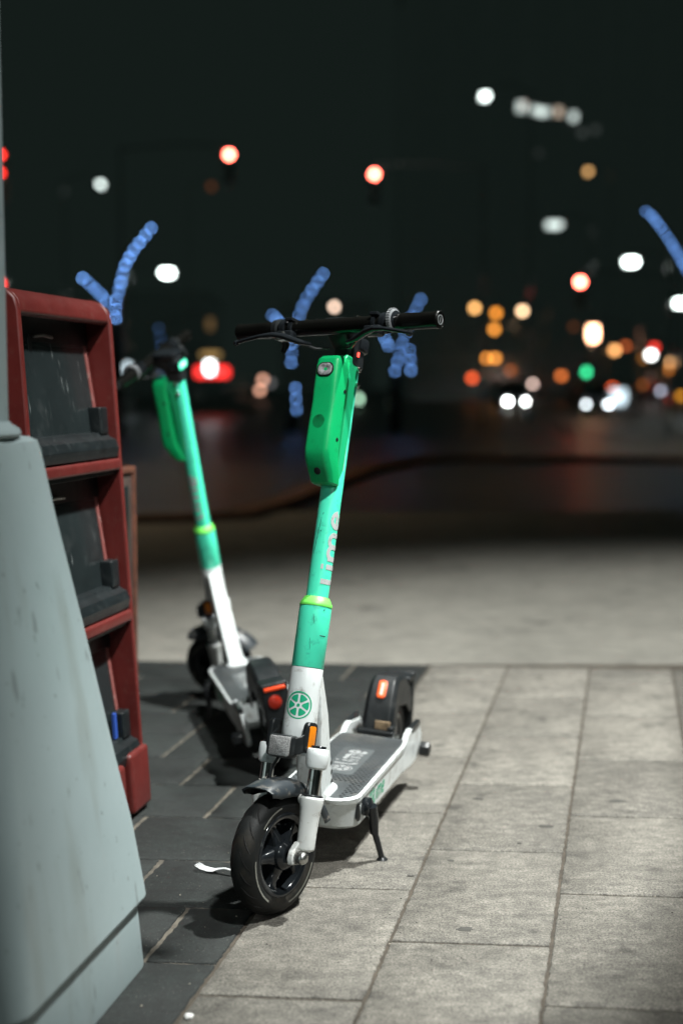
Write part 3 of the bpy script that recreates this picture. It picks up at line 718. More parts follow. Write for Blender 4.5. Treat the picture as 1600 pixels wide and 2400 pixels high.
    tl.rings([[(u_, v_ - .0, z_) for u_, v_ in rrect(.0240 * q, .0110 * q, .0070, 5)] for z_, q in ((-.006, 1), (.0035, 1), (.0045, .9))], M=Mt)
    tlo = tl.build('orange_reflector', mat('orange_reflector', (0.95, .13, .03), .35, coat=.3), rfo)
    t2 = MB(); t2.box((-.017, -.0035, .0040), (.017, .0035, .0052), M=Mt); t2.build('reflector_stripe', mat('pale_pink', (.85, .55, .48), .5), tlo)
    bk = MB(); bk.box((-.840, -.048, .171), (-.812, .048, .183), bev=.003); bk.box((-.85, .030, .175), (-.82, .046, .194), bev=.003); bk.build('mudguard_mount', BLACK, root)
    for y_ in (-.056, -.034, .050, .060):
        bkb = MB(); bkb.lathe([(.0045, -.009), (.0045, .003), (.001, .004)], 10, M=Matrix.Translation((-.818, y_, .182 if abs(y_) < .045 else .176)))
        bkb.build('mount_bolt', CHROME, root)
    rdt = MB(); rdt.box((-.832, -.004, .184), (-.8285, .036, .206), bev=.0015); rdt.build('dirt_patch', mat('dried_mud', (.28, .20, .12), .9, var=.5, vscale=60), rfo)
    # tail light and reflector looking backwards
    tg = MB(); tg.box((-1.130, -.029, .262), (-1.108, .029, .272), bev=.003); tg.build('tail_light', REDR, rfo)
    tr = MB(); tr.lathe([(.018, 0), (.018, -.008), (.014, -.010), (.001, -.010)], 24, axis='x', M=Matrix.Translation((-1.124, .006, .232))); tr.build('rear_reflector', REDD, rfo)
    pm = MB(); pm.box((-1.124, -.037, .095), (-1.108, .037, .282), bev=.006); pm.box((-1.118, -.036, .262), (-1.045, .036, .280), bev=.006); pm.box((-1.118, -.037, .20), (-1.09, .037, .27), bev=.004); pm.build('tail_plate', FENDER_D, rfo)
    # kickstand
    ks = MB()
    ks.lathe([(.018, -.010), (.021, -.006), (.021, .008), (.013, .013), (.001, .013)], 24, axis='y', M=Matrix.Translation((-.345, .098, .134)))
    ks.tube([(-.338, .112, .140), (-.350, .114, .108), (-.356, .117, .072)], [.0105, .0115, .0095], 12)
    ks.tube([(-.356, .117, .076), (-.363, .126, .045), (-.370, .135, .012)], [.0075, .0070, .0068], 12)
    kso = ks.build('kickstand', BLACKG, root, bevel=0)
    kf = MB(); kf.lathe([(.0145, -.0075), (.0155, -.003), (.012, .003), (.007, .008)], 18, M=Matrix.Translation((-.371, .1365, .008))); kf.build('kickstand_foot', BLACK, kso)
    kt = MB(); kt.tube([(-.302, .087, .150), (-.302, .0890, .122), (-.312, .0890, .112)], [.006, .0085, .005], 10, flat=.5); kt.build('kickstand_stop', BLACK, root)
    # inner battery tray below the nose
    return root

CHROME_L = mat('headlight_chrome', (0.50, 0.51, 0.52), 0.18, metal=0.45, bump=0.7, bscale=110, var=.5, vscale=160)
BLACK_S = mat('black_satin', (0.004, 0.004, 0.0035), 0.19, var=.2, spec=.45, rv=.03)
RUBBER_G = mat('grip_rubber', (0.0035, 0.0035, 0.003), 0.24, var=.2, spec=.35, rv=.04)
FENDER_D = mat('rear_fender_plastic', (0.006, 0.008, 0.009), 0.45, var=0.25, dirt=(0.08, 0.08, 0.075), dscale=22, damt=0.3, ds=.25)

F1 = G(644, 2138)
make_scooter('electric_scooter', 'green and white scooter in sharp focus in front, round green logo on its white tube', F1, R(-104.8), R(3.9), R(-20.2))
F2 = G(548, 1630)
make_scooter('electric_scooter', 'blurred green and white scooter parked behind, seen from its rear with a lit screen', F2, R(102.5), R(11.2), R(57), lit_screen=True)

# ------------------------------------------------------------------ red newspaper box
RED = mat('red_box_paint', (0.098, 0.014, 0.012), 0.40, var=0.15, dirt=(0.14, 0.07, 0.055), dscale=60, damt=0.4, ds=0.25, bump=.2, bscale=90)
BLK2 = mat('black_ribbed_plastic', (0.006, 0.009, 0.010), 0.40, var=0.3, dirt=(0.06, 0.068, 0.068), dscale=40, damt=0.4, ds=.25)
def acrylic():
    m = mat('scratched_acrylic', (0.017, 0.023, 0.024), 0.20, var=0.3, vscale=4, dirt=(0.12, 0.13, 0.13), dscale=12, damt=0.35, ds=.3); N, L = nodes(m); b = N['Principled BSDF']
    b.inputs['Alpha'].default_value = 0.75
    tc = N.new('ShaderNodeTexCoord'); mp = N.new('ShaderNodeMapping'); mp.inputs['Scale'].default_value = (60, 60, 9)
    L.new(tc.outputs['Object'], mp.inputs['Vector']); n = N.new('ShaderNodeTexNoise'); n.inputs['Scale'].default_value = 1; n.inputs['Detail'].default_value = 3
    L.new(mp.outputs[0], n.inputs['Vector'])
    mr = N.new('ShaderNodeMapRange'); mr.inputs[1].default_value = .66; mr.inputs[2].default_value = .80
    L.new(n.outputs['Fac'], mr.inputs[0])
    src = b.inputs['Base Color'].links[0].from_socket
    mx = N.new('ShaderNodeMix'); mx.data_type = 'RGBA'; L.new(src, mx.inputs[6]); mx.inputs[7].default_value = (.32, .35, .35, 1); L.new(mr.outputs[0], mx.inputs[0]); L.new(mx.outputs[2], b.inputs['Base Color'])
    return m
ACR = acrylic()
BW, BD, BH = 0.56, 0.42, 1.275
def make_news_box():
    KR = G(347, 1888)
    base = KR - U * BW
    root = empty('newspaper_box', base)
    tag(root, 'tall red newspaper box with three dark windowed shelves, between grey pole base and scooters', 'newspaper box')
    # local frame: x along U, y inward (-V), z up, the front leaning back
    M0 = Matrix(((U.x, -V.x, 0, 0), (U.y, -V.y, 0, 0), (0, 0, 1, 0), (0, 0, 0, 1)))
    LN = Matrix(((1, 0, 0, 0), (0, 1, 0.063, 0), (0, 0, 1, 0), (0, 0, 0, 1)))
    M = M0 @ LN
    fr = MB(); t = .019
    def side(x0, x1):
        r = .05; poly = [(0, .0), (0, BH - r)] + [(r - r * math.cos(R(a)), BH - r + r * math.sin(R(a))) for a in (30, 60)] + [(r, BH), (BD - .04, BH), (BD, BH - .04), (BD, 0)]
        fr.prism(poly, x0, x1, 'x')
    side(0, t); side(BW - t, BW)
    r = .05
    top = [(0.002, BH - r - .005)] + [(r - (r - .002) * math.cos(R(a)), BH - r + (r - .002) * math.sin(R(a))) for a in (15, 30, 45, 60, 75, 90)] + [(BD - .04, BH - .002), (BD - .04, BH - .04), (.07, BH - .04), (.03, BH - .052), (.016, BH - .064)]
    fr.prism(top, t, BW - t, 'x')
    fr.box((t, BD - .03, 0.02), (BW - t, BD - .01, BH - .04))
    # plinth with two raised rounded panels and a slot between them
    fr.box((t, .02, 0.0), (BW - t, BD - .03, .122))
    fro = fr.build('cabinet', RED, root, bevel=.005, seg=3, M=M)
    for a0, a1 in ((t + .004, .20), (.225, .395), (.435, BW + .003)):
        pp = MB(); pp.box((a0, -.012, 0.012), (a1, .022, .150 if a1 < .5 else .162), bev=.012); pp.build('plinth_panel', RED, root, M=M)
    for zs in (.887, .509):
        s_ = MB(); s_.box((t, -.004, zs - .030), (BW - t, .020, zs - .002), bev=.008); s_.box((t, .018, zs - .026), (BW - t, BD - .03, zs - .012)); s_.build('shelf', RED, root, M=M)
    for z0, z1 in ((.887, BH - .045), (.509, .858), (.131, .480)):
        d = MB()
        # black bottom rail, stepped, a latch block at its far end and a dark liner behind the window
        d.prism([(.004, z0 + .002), (-.002, z0 + .026), (.006, z0 + .046), (.020, z0 + .052), (.026, z0 + .062), (.060, z0 + .066), (.075, z0 + .02)], t + .002, BW - t - .002, 'x')
        d.box((BW - t - .062, .018, z0 + .058), (BW - t - .012, .050, z0 + .125), bev=.005)
        d.box((t + .001, .105, z0 + .01), (BW - t - .001, .115, z1 - .002))
        d.box((t + .001, .012, z1 - .012), (BW - t - .001, .110, z1 - .001))
        d.box((t + .001, .062, z1 - .075), (BW - t - .001, .085, z1 - .005))
        d.box((t + .16, .060, z0 + .05), (t + .18, .070, z1 - .05))
        do = d.build('display_door', BLK2, root, bevel=.003, M=M)
        xa, xb, xc = t + .006, BW - t - .030, BW - t - .036; ya, yb_ = .044, .062; za, zb_ = z0 + .060, z1 - .068
        wn_ = MB(); wn_.add([(xa, ya, za), (xb, ya, za), (xc, yb_, zb_), (xa, yb_, zb_), (xa, ya + .004, za), (xb, ya + .004, za), (xc, yb_ + .004, zb_), (xa, yb_ + .004, zb_)], [(0, 1, 2, 3), (7, 6, 5, 4), (0, 4, 5, 1), (1, 5, 6, 2), (2, 6, 7, 3), (3, 7, 4, 0)])
        wn_.build('window', ACR, do, M=M)
        xd = BW - t - .012
        ch = MB(); ch.add([(xb, ya - .002, za), (xd, ya - .002, za), (xd - .006, yb_ - .002, zb_), (xc, yb_ - .002, zb_), (xb, ya + .006, za), (xd, ya + .006, za), (xd - .006, yb_ + .006, zb_), (xc, yb_ + .006, zb_)], [(0, 1, 2, 3), (7, 6, 5, 4), (0, 4, 5, 1), (1, 5, 6, 2), (2, 6, 7, 3), (3, 7, 4, 0)])
        ch.build('window_edge', mat('worn_red_edge', (.16, .05, .045), .5, dirt=(.28, .22, .2), dscale=40, damt=.5), do, M=M)
        hk = MB(); hk.tube([(t + .18, .056, z1 - .055), (t + .22, .050, z1 - .052), (t + .28, .054, z1 - .055)], .004, 8); hk.build('latch', STEEL, do, M=M)
        if z0 < .2:
            bs_ = MB(); bs_.box((BW - t - .092, .030, z0 + .066), (BW - t - .074, .036, z0 + .128)); bs_.build('blue_sticker', mat('blue_sticker', (.02, .06, .28), .5), do, M=M)
    return root
make_news_box()
# lower cabinet standing behind it
b2 = empty('cabinet', G(347, 1888) + U * .50 - V * .315)
tag(b2, 'lower dark cabinet with a rusty orange edge just behind the tall red newspaper box', 'cabinet')
M0 = Matrix(((U.x, -V.x, 0, 0), (U.y, -V.y, 0, 0), (0, 0, 1, 0), (0, 0, 0, 1)))
q = MB(); q.box((0, 0, 0.0), (.30, .34, .800), bev=.02); b2b = q.build('casing', mat('dark_box_paint', (.05, .035, .03), .5, var=.3), b2, M=M0)
q = MB(); q.box((.288, -.008, .0), (.303, .012, .80), bev=.003); q.box((0, -.008, .800), (.303, .02, .818), bev=.003); q.build('frame', mat('rusty_edge', (.10, .035, .02), .6, var=.4, vscale=40), b2, M=M0)
q = MB(); q.box((.05, -.004, .40), (.25, .004, .76), bev=.002); q.build('window', BLK2, b2, M=M0)

# ------------------------------------------------------------------ grey pole on a flared pedestal
def grey_paint():
    m = mat('grey_pedestal_paint', (0.345, 0.425, 0.435), 0.38, var=0.05, vscale=5, bump=.08, bscale=300, dirt=(0.27, 0.35, 0.355), dscale=3, damt=0.5, ds=.25)
    N, L = nodes(m); b = N['Principled BSDF']; src = b.inputs['Base Color'].links[0].from_socket
    tc = N.new('ShaderNodeTexCoord')
    for sc_, rng, col, amt, seed in (((9, 9, 1.6), (.58, .72), (.17, .17, .13), .32, 0), ((22, 22, 7), (.65, .70), (.12, .13, .13), .5, 5), ((60, 60, 40), (.68, .72), (.05, .05, .05), .6, 9), ((14, 14, 3), (.64, .74), (.36, .40, .40), .4, 13)):
        mp = N.new('ShaderNodeMapping'); mp.inputs['Scale'].default_value = sc_; mp.inputs['Location'].default_value = (seed, seed, seed)
        L.new(tc.outputs['Object'], mp.inputs['Vector']); n = N.new('ShaderNodeTexNoise'); n.inputs['Scale'].default_value = 1; n.inputs['Detail'].default_value = 5
        L.new(mp.outputs[0], n.inputs['Vector']); mr = N.new('ShaderNodeMapRange'); mr.inputs[1].default_value = rng[0]; mr.inputs[2].default_value = rng[1]; mr.inputs[4].default_value = amt
        L.new(n.outputs['Fac'], mr.inputs[0])
        mx = N.new('ShaderNodeMix'); mx.data_type = 'RGBA'; L.new(src, mx.inputs[6]); mx.inputs[7].default_value = (*col, 1); L.new(mr.outputs[0], mx.inputs[0]); src = mx.outputs[2]
    L.new(src, b.inputs['Base Color'])
    return m
GREYP = grey_paint()
PC = Vector((-.704, 2.335, 0))
pr = empty('signal_pole', PC); tag(pr, 'thick light grey metal pole on a wide flared scuffed base at the left edge', 'pole')
M0 = Matrix.Rotation(-ALPHA, 4, 'Z')
ps = MB(); prof = [(0.0, .296, .05), (.004, .297, .05), (.118, .290, .055), (.136, .303, .058), (.150, .3015, .058), (.185, .2975, .06), (.28, .286, .065), (.40, .266, .07), (.63, .228, .07), (.85, .190, .07), (.955, .174, .07), (.970, .170, .07), (.977, .160, .07), (.978, .15, .07)]
ps.rings([[(x, y, z) for x, y in rrect(h, h, r_, 8)] for z, h, r_ in prof])
ps.build('pedestal', GREYP, pr, M=M0, angle=30)
pf = MB(); pf.lathe([(.172, .978), (.176, .984), (.173, .992), (.160, 1.0), (.157, 1.004)], 48); pf.build('flange', GREYP, pr)
pl = MB(); pl.lathe([(.155, 1.004), (.153, 2.2), (.143, 4.2), (.12, 6.0)], 48); pl.build('pole', GREYP, pr)


# added panel, out of view, placed to darken the lower right of the paving
shade_root = empty('awning', (1.5, 3.6, 0)); tag(shade_root, 'small kiosk awning on thin posts just beyond the right edge of the picture', 'awning')
e0, e1_ = Vector((1.16, 3.05, 0)), Vector((1.60, 4.42, 0))
q = MB(); q.add([(x - 1.5, y - 3.6, z) for z in (2.96, 3.02) for x, y in ((.98, 2.50), (1.19, 3.10), (1.42, 3.58), (1.60, 4.35), (3.2, 4.35), (3.2, 2.50))], [(5, 4, 3, 2, 1, 0), (6, 7, 8, 9, 10, 11)] + [(i, (i + 1) % 6, 6 + (i + 1) % 6, 6 + i) for i in range(6)])
q.build('canopy', mat('awning_cloth', (.10, .12, .11), .8, var=.1), shade_root)
for x_, y_ in ((1.75, 4.25), (3.1, 4.25), (3.1, 2.6)):
    q = MB(); q.lathe([(.02, 0), (.02, 2.96)], 12, M=Matrix.Translation((x_ - 1.5, y_ - 3.6, 0))); q.build('post', STEEL, shade_root)

# ------------------------------------------------------------------ small litter
fk = MB(); wd = .004
hp = G(545, 2052); dirv = (G(472, 2040) - hp); dirv.z = 0; Lf = dirv.length; e1 = dirv.normalized(); e2 = Vector((-e1.y, e1.x, 0))
MF = Matrix(((e1.x, e2.x, 0, hp.x), (e1.y, e2.y, 0, hp.y), (0, 0, 1, 0.003), (0, 0, 0, 1)))
Ls = [(-.07, .004, .003), (-.02, .0035, .006), (.02, .0035, .009), (.035, .005, .006), (.045, .010, .002), (.060, .0115, .001)]
fk.rings([[(x, -w_, z), (x, w_, z), (x, w_ * .8, z + .0022), (x, -w_ * .8, z + .0022)] for x, w_, z in Ls])
for k in range(4):
    y = -.0092 + k * .0061; fk.rings([[(x, y - .0019 * q, z), (x, y + .0019 * q, z), (x, y + .0014 * q, z + .002), (x, y - .0014 * q, z + .002)] for x, z, q in ((.058, .001, 1), (.075, .003, .9), (.090, .009, .5))])
fo = fk.build('plastic_fork', mat('white_plastic', (.82, .84, .85), .3), bevel=.0006, M=MF)
tag(fo, 'white plastic fork lying on dark paving left of the front wheel', 'fork')
lt = MB(); lp = G(442, 2387)
bm_ = bmesh.new(); bmesh.ops.create_icosphere(bm_, subdivisions=2, radius=.007)
for v in bm_.verts: v.co = Vector((v.co.x * 1.2, v.co.y, v.co.z * .6)) * random.uniform(.75, 1.25)
bm_.verts.index_update(); lt.add([v.co + lp + Vector((0, 0, .004)) for v in bm_.verts], [[v.index for v in f.verts] for f in bm_.faces]); bm_.free()
tag(lt.build('paper_scrap', mat('white_paper', (.8, .8, .78), .8)), 'tiny crumpled white scrap on the joint between dark and light paving', 'litter')
yt = MB(); yp = G(338, 1868); yt.box((-.016, -.006, .001), (.014, .006, .009), bev=.002, M=Matrix.Translation(yp) @ Matrix.Rotation(R(25), 4, 'Z')); yt.tube([yp + Vector((-.05, -.012, .004)), yp + Vector((-.02, -.004, .004)), yp + Vector((0, 0, .006))], .003, 6)
tag(yt.build('zip_tie', mat('yellow_plastic', (.75, .42, .02), .5)), 'small yellow plastic tag lying at the foot of the red newspaper box', 'litter')
# worn gum spots and dead leaves on the light paving
gm = mat('gum_dark', (.05, .048, .042), .8)
for n_, (px, py, r_) in enumerate(((961, 2053, .006), (1216, 1977, .004), (1028, 1747, .012), (1152, 1760, .008), (1120, 1872, .010), (1280, 1937, .012), (1447, 1878, .016), (1090, 2178, .012), (1056, 2018, .006))):
    g = MB(); c = G(px, py); ring0, ring1 = [], []
    for k in range(18):
        a = 2 * PI * k / 18; rr_ = r_ * random.uniform(.7, 1.15); ring0.append(c + Vector((rr_ * math.cos(a) * 1.5, rr_ * math.sin(a), .0008))); ring1.append(c + Vector((rr_ * .8 * math.cos(a) * 1.5, rr_ * .8 * math.sin(a), .0016)))
    g.rings([ring0, ring1]); lab = ('small dark gum spot on light paving, nearest the kickstand foot', 'tiny dark gum spot in the middle of the second paving column', 'long dark gum spot just right of the rear wheel axle', 'dark gum spot on light paving right of the rear mudguard', 'dark gum spot beside the long joint level with the kickstand pivot', 'dark gum spot in the second paving column near its right joint', 'largest dark gum spot, on the paving column at the right', 'lowest dark gum spot, on the second paving column', 'dark gum spot close right of the first long joint')[n_]
    tag(g.build('gum_spot', gm), lab, 'gum spot', 'gum spots on the light paving')

gt = MB()
for k in range(620):
    px, py = random.uniform(60, 1600), random.uniform(1570, 2400)
    c = G(px, py); r_ = random.choice((.0006, .0009, .0009, .0013, .0020)) * random.uniform(.8, 1.2)
    e = [Vector((random.uniform(-1, 1), random.uniform(-1, 1), 0)).normalized() * r_ for _ in range(1)][0]; f_ = Vector((-e.y, e.x, 0)) * random.uniform(.5, 1.4)
    gt.mi = random.choice((0, 0, 1)); zz = Vector((0, 0, r_ * .9)); b0 = Vector((0, 0, .0004))
    gt.add([c + e + b0, c + f_ + b0, c - e + b0, c - f_ + b0, c + zz], [(0, 1, 4), (1, 2, 4), (2, 3, 4), (3, 0, 4), (3, 2, 1, 0)])
tag(gt.build('grit', [mat('grit_dark', (.03, .028, .024), .9), mat('grit_pale', (.30, .27, .22), .9)]), 'fine grit and specks scattered over the paving', 'grit', kind='stuff')

# ------------------------------------------------------------------ things of the night street
DARKM = mat('dark_metal', (0.55, 0.55, 0.55), 0.12, metal=1.0, rv=.04)
def blob(r, M=None, n=20):
    m = MB(); m.lathe([(.001, -r), (r * .5, -r * .87), (r * .87, -r * .5), (r, 0), (r * .87, r * .5), (r * .5, r * .87), (.001, r)], n, M=M); return m
def street_lamp(px, py, Y, wpx, hpx, col, st, label, group, warm_light=0, wl_col=(1, .7, .4)):
    """lamp head with a lens wpx by hpx pixels at distance Y, on an arm and a pole"""
    p = at(px, py, Y); s = Y / FPX; w_, h_ = max(wpx, 3) * s, max(hpx, 3) * s
    root = empty('street_lamp', (p.x, p.y, 0)); tag(root, label, 'street lamp', group)
    sd = 1 if px < 800 else -1; arm = 1.4 + h_
    m = MB(); m.lathe([(.08, -.05), (.08, .5), (.05, .55), (.035, p.z + .25)], 12, M=Matrix.Translation((sd * -arm, .3, 0))); m.build('pole', DARKM, root)
    m = MB(); m.tube([(sd * -arm, .3, p.z + .1), (sd * -arm * .6, .25, p.z + .42), (sd * -.3, .1, p.z + .3 + h_ * .5)], .022, 8); m.build('arm', DARKM, root)
    m = MB(); m.rings([[(u_, v_, z_) for u_, v_ in rrect((w_ / 2 + .08) * q, (.22) * q, .05, 4)] for z_, q in ((p.z + h_ * .5, 1), (p.z + h_ * .5 + .07, .9), (p.z + h_ * .5 + .16, .45))]); m.box((-w_ / 2 - .06, .19, p.z - h_ / 2 - .05), (w_ / 2 + .06, .215, p.z + h_ * .5 + .01)); m.build('lamp_head', DARKM, root)  # plate behind the lens is added to keep its light off the buildings
    m = MB(); m.rings([[(u_ * q, v_, z_) for u_, v_ in rrect(w_ / 2, .16 * q + .01, min(w_ * .3, .07), 4)] for z_, q in ((p.z - h_ / 2, .75), (p.z - h_ * .2, 1), (p.z + h_ * .2, 1), (p.z + h_ * .5, .9))])
    m.build('lens', emit('lamp_%s_%s' % ('_'.join('%.2f' % c for c in col), st), col, st), root)
    if warm_light:  # spot only for the added lamps beyond the side edges
        l = bpy.data.lights.new('lamp_light', 'SPOT'); l.energy = warm_light; l.color = wl_col; l.shadow_soft_size = .2; l.spot_size = R(140); l.spot_blend = .5
        lo_ = bpy.data.objects.new('lamp_light', l); C.objects.link(lo_); lo_.parent = root; lo_.location = (0, -.2, p.z - h_ - .25)
    return root
WHT = (0.86, 1.0, 0.95); AMB = (1.0, .42, .10); ORG = (1.0, .30, .05)
LG = 'white street lamps above the road'
for px, py, Y, w_, h_, st, lab in (
    (391, 640, 62, 26, 12, 14, 'bright white oval street lamp above the rear scooter'),
    (1137, 225, 46, 16, 7, 7, 'bright white street lamp highest above the road, left of the lit window row'),
    (1479, 614, 62, 26, 12, 14, 'bright white oval street lamp right of the right-hand red signal'),
    (1592, 711, 70, 26, 12, 12, 'white street lamp cut by the right edge of the picture'),
    (1299, 527, 60, 34, 12, 1.3, 'dim wide bluish white street lamp above the right-hand red signal'),
    (235, 432, 60, 9, 9, 3.5, 'faint small white street lamp high above the red newspaper box')):
    street_lamp(px, py, Y, w_, h_, WHT, st, lab, LG)
street_lamp(783, 719, 75, 10, 10, (1, .72, .55), 6, 'small peach street lamp just above the front scooter handlebar', LG)
AG = 'amber lamps along the far street'
amb = [(1112, 722, 8, (1, .50, .16), 12, 'amber lamp left of a close pair of orange lamps'), (1162, 734, 8, (1, .34, .04), 9, 'upper lamp of the stacked orange pair'), (1158, 772, 8, (1, .36, .05), 9, 'lower lamp of the stacked orange pair'),
       (1224, 729, 8, (1, .62, .35), 16, 'pale amber lamp right of the stacked orange pair'), (1138, 840, 6, (1, .34, .05), 8, 'left lamp of a touching pair of orange lamps'), (1160, 840, 7, (1, .36, .06), 9, 'right lamp of a touching pair of orange lamps'),
       (1106, 886, 8, (1, .12, .03), 9, 'low red orange lamp left of the oncoming headlights'), (1196, 868, 8, (1, .25, .06), 2.0, 'dull brownish lamp above the oncoming headlights'), (1315, 881, 8, (1, .24, .05), 6, 'orange lamp alone between the headlights and the green signal'),
       (1440, 821, 9, (1, .45, .15), 12, 'amber lamp under the largest orange white glow'), (1466, 811, 6, (1, .2, .05), 2.5, 'dull red orange lamp touching an amber one'), (1575, 850, 9, (1, .52, .22), 15, 'bright amber lamp near the right edge'),
       (1571, 866, 7, (1, .30, .02), 4, 'orange lamp half hidden under a brighter amber one near the right edge'), (1505, 840, 9, (1, .35, .03), 1.6, 'dim ochre lamp behind a white one'), (1508, 902, 8, (1, .28, .05), 1.5, 'dim brown lamp low on the right'),
       (1596, 928, 8, (1, .4, .03), 4, 'low orange lamp cut by the right edge'), (1344, 766, 7, (1, .3, .1), .35, 'very faint brown lamp left of the largest orange white glow'), (495, 437, 7, (1, .3, .1), .30, 'very faint brown lamp under the left red signal'),
       (616, 890, 7, (1, .50, .34), 6, 'upper peach lamp between the two scooters'), (609, 915, 7, (1, .50, .34), 6, 'lower peach lamp between the two scooters'), (634, 898, 7, (.6, .6, .62), 1.0, 'dim grey lamp touching the peach pair'),
       (1378, 402, 6, (1, .55, .2), 3.5, 'small yellowish lamp above and left of the blue light strings'), (1525, 884, 7, (.4, .3, .25), .6, 'barely visible grey brown lamp low on the right')]
for px, py, s_, col, st, lab in amb:
    street_lamp(px, py, 110, s_ + 4, s_ + 4, col, st * (8.0 / (s_ + 4)) ** 2 * .9, lab, AG)
# added warm lamps, unseen beyond the side edges, put in to light the road
for i, (px, py, Y, lab) in enumerate(((1800, 560, 26, 'r'), (-330, 150, 17, 'l'))):
    street_lamp(px, py, Y, 12, 12, (1, .6, .3), 6, 'warm street lamp standing just outside the %s of the picture' % ('right side' if i == 0 else 'left side'), AG, warm_light=(260, 620)[i], wl_col=(1, .74, .45))

def traffic_light(px, py, Y, col, st, lab, which=0, rpx=9):
    p = at(px, py, Y); r_ = rpx * Y / FPX
    root = empty('traffic_light', (p.x, p.y, 0)); tag(root, lab, 'traffic light', 'traffic lights over the crossing')
    d = .34; z = [p.z + d * (k - which) * -1 for k in range(3)]
    m = MB(); m.box((-.15, .05, z[2] - .17), (.15, .2, z[0] + .17), bev=.03); m.build('housing', DARKM, root)
    for k in range(3):
        v = MB(); v.lathe([(.155, -.16), (.16, .05)], 20, axis='y', cap=False, M=Matrix.Translation((0, 0, z[k]))); v.build('visor', DARKM, root)
        l = MB(); rr_ = r_ if k == which else .1
        l.lathe([(rr_, 0), (rr_, .04)], 20, axis='y', M=Matrix.Translation((0, 0, z[k])))
        l.build('lens', emit('sig_%s_%s' % ('_'.join('%.2f' % c for c in col), st), col, st) if k == which else mat('unlit_lens', (.03, .02, .01), .3), root)
    sgn = -1 if px > 800 else 1
    m = MB(); m.lathe([(.08, -.05), (.07, .6), (.045, z[0] + .3)], 12, M=Matrix.Translation((sgn * -3.2, .3, 0))); m.build('pole', DARKM, root)
    m = MB(); m.tube([(sgn * -3.2, .3, z[0] + .2), (sgn * -1.5, .3, z[0] + .35), (0, .3, z[0] + .3), (0, .25, z[0] + .1)], .028, 8); m.build('mast_arm', DARKM, root)
traffic_light(537, 362, 42, (1.0, .13, .085), 34, 'left red traffic light high above the rear scooter', rpx=8)
traffic_light(877, 408, 42, (1.0, .13, .085), 34, 'middle red traffic light high above the front scooter', rpx=8)
traffic_light(1359, 661, 48, (1.0, .13, .085), 38, 'right-hand red traffic light above the oncoming cars', rpx=8.5)
traffic_light(1374, 872, 95, (.04, .75, .30), 4.0, 'green traffic light above the white vehicle lights', which=2, rpx=8)
for py, lab in ((362, 'upper'), (405, 'middle'), (665, 'lower')):
    traffic_light(1, py, 42 if py < 500 else 48, (1.0, .03, .02), 8, 'red traffic light peeping out right of the grey pole, %s of three' % lab, rpx=6)

# lit shop sign and its lamps behind the rear scooter
def simple(name, mb, m, lab, cat, group=None): 
    o = mb.build(name, m); tag(o, lab, cat, group); return o
p = at(497, 872, 60); s_ = 60 / FPX
root = empty('shop_sign', (p.x, p.y, 0)); tag(root, 'glowing red shop sign right of the rear scooter handlebar', 'sign')
m = MB(); m.box((-38 * s_, 0, p.z - 11 * s_), (38 * s_, .1, p.z + 11 * s_), bev=.04); m.build('sign_face', emit('red_sign', (1, .035, .03), 2.6), root)
m = MB(); m.box((-42 * s_, .1, p.z - 15 * s_), (42 * s_, .3, p.z + 15 * s_), bev=.04); m.build('sign_box', DARKM, root)
for dx in (-.5, .5): 
    m = MB(); m.lathe([(.06, 0), (.06, p.z - 14 * s_)], 10, M=Matrix.Translation((dx, .2, 0))); m.build('post', DARKM, root)
street_lamp(491, 862, 50, 16, 28, (.9, .97, 1.0), 7, 'tall white lamp in front of the red shop sign', LG)
street_lamp(493, 832, 66, 44, 12, (1, .62, .22), .42, 'wide tan lamp above the red shop sign', LG)
street_lamp(492, 760, 66, 14, 26, (1, .6, .25), .12, 'faint tan lamp high above the red shop sign', LG)
street_lamp(292, 862, 60, 24, 20, (.75, .92, 1.0), 2.2, 'white lamp half hidden by the right edge of the newspaper box', LG)
street_lamp(840, 935, 80, 10, 14, (.6, 1, .7), 3.0, 'pale greenish lamp half hidden by the front scooter column', LG)

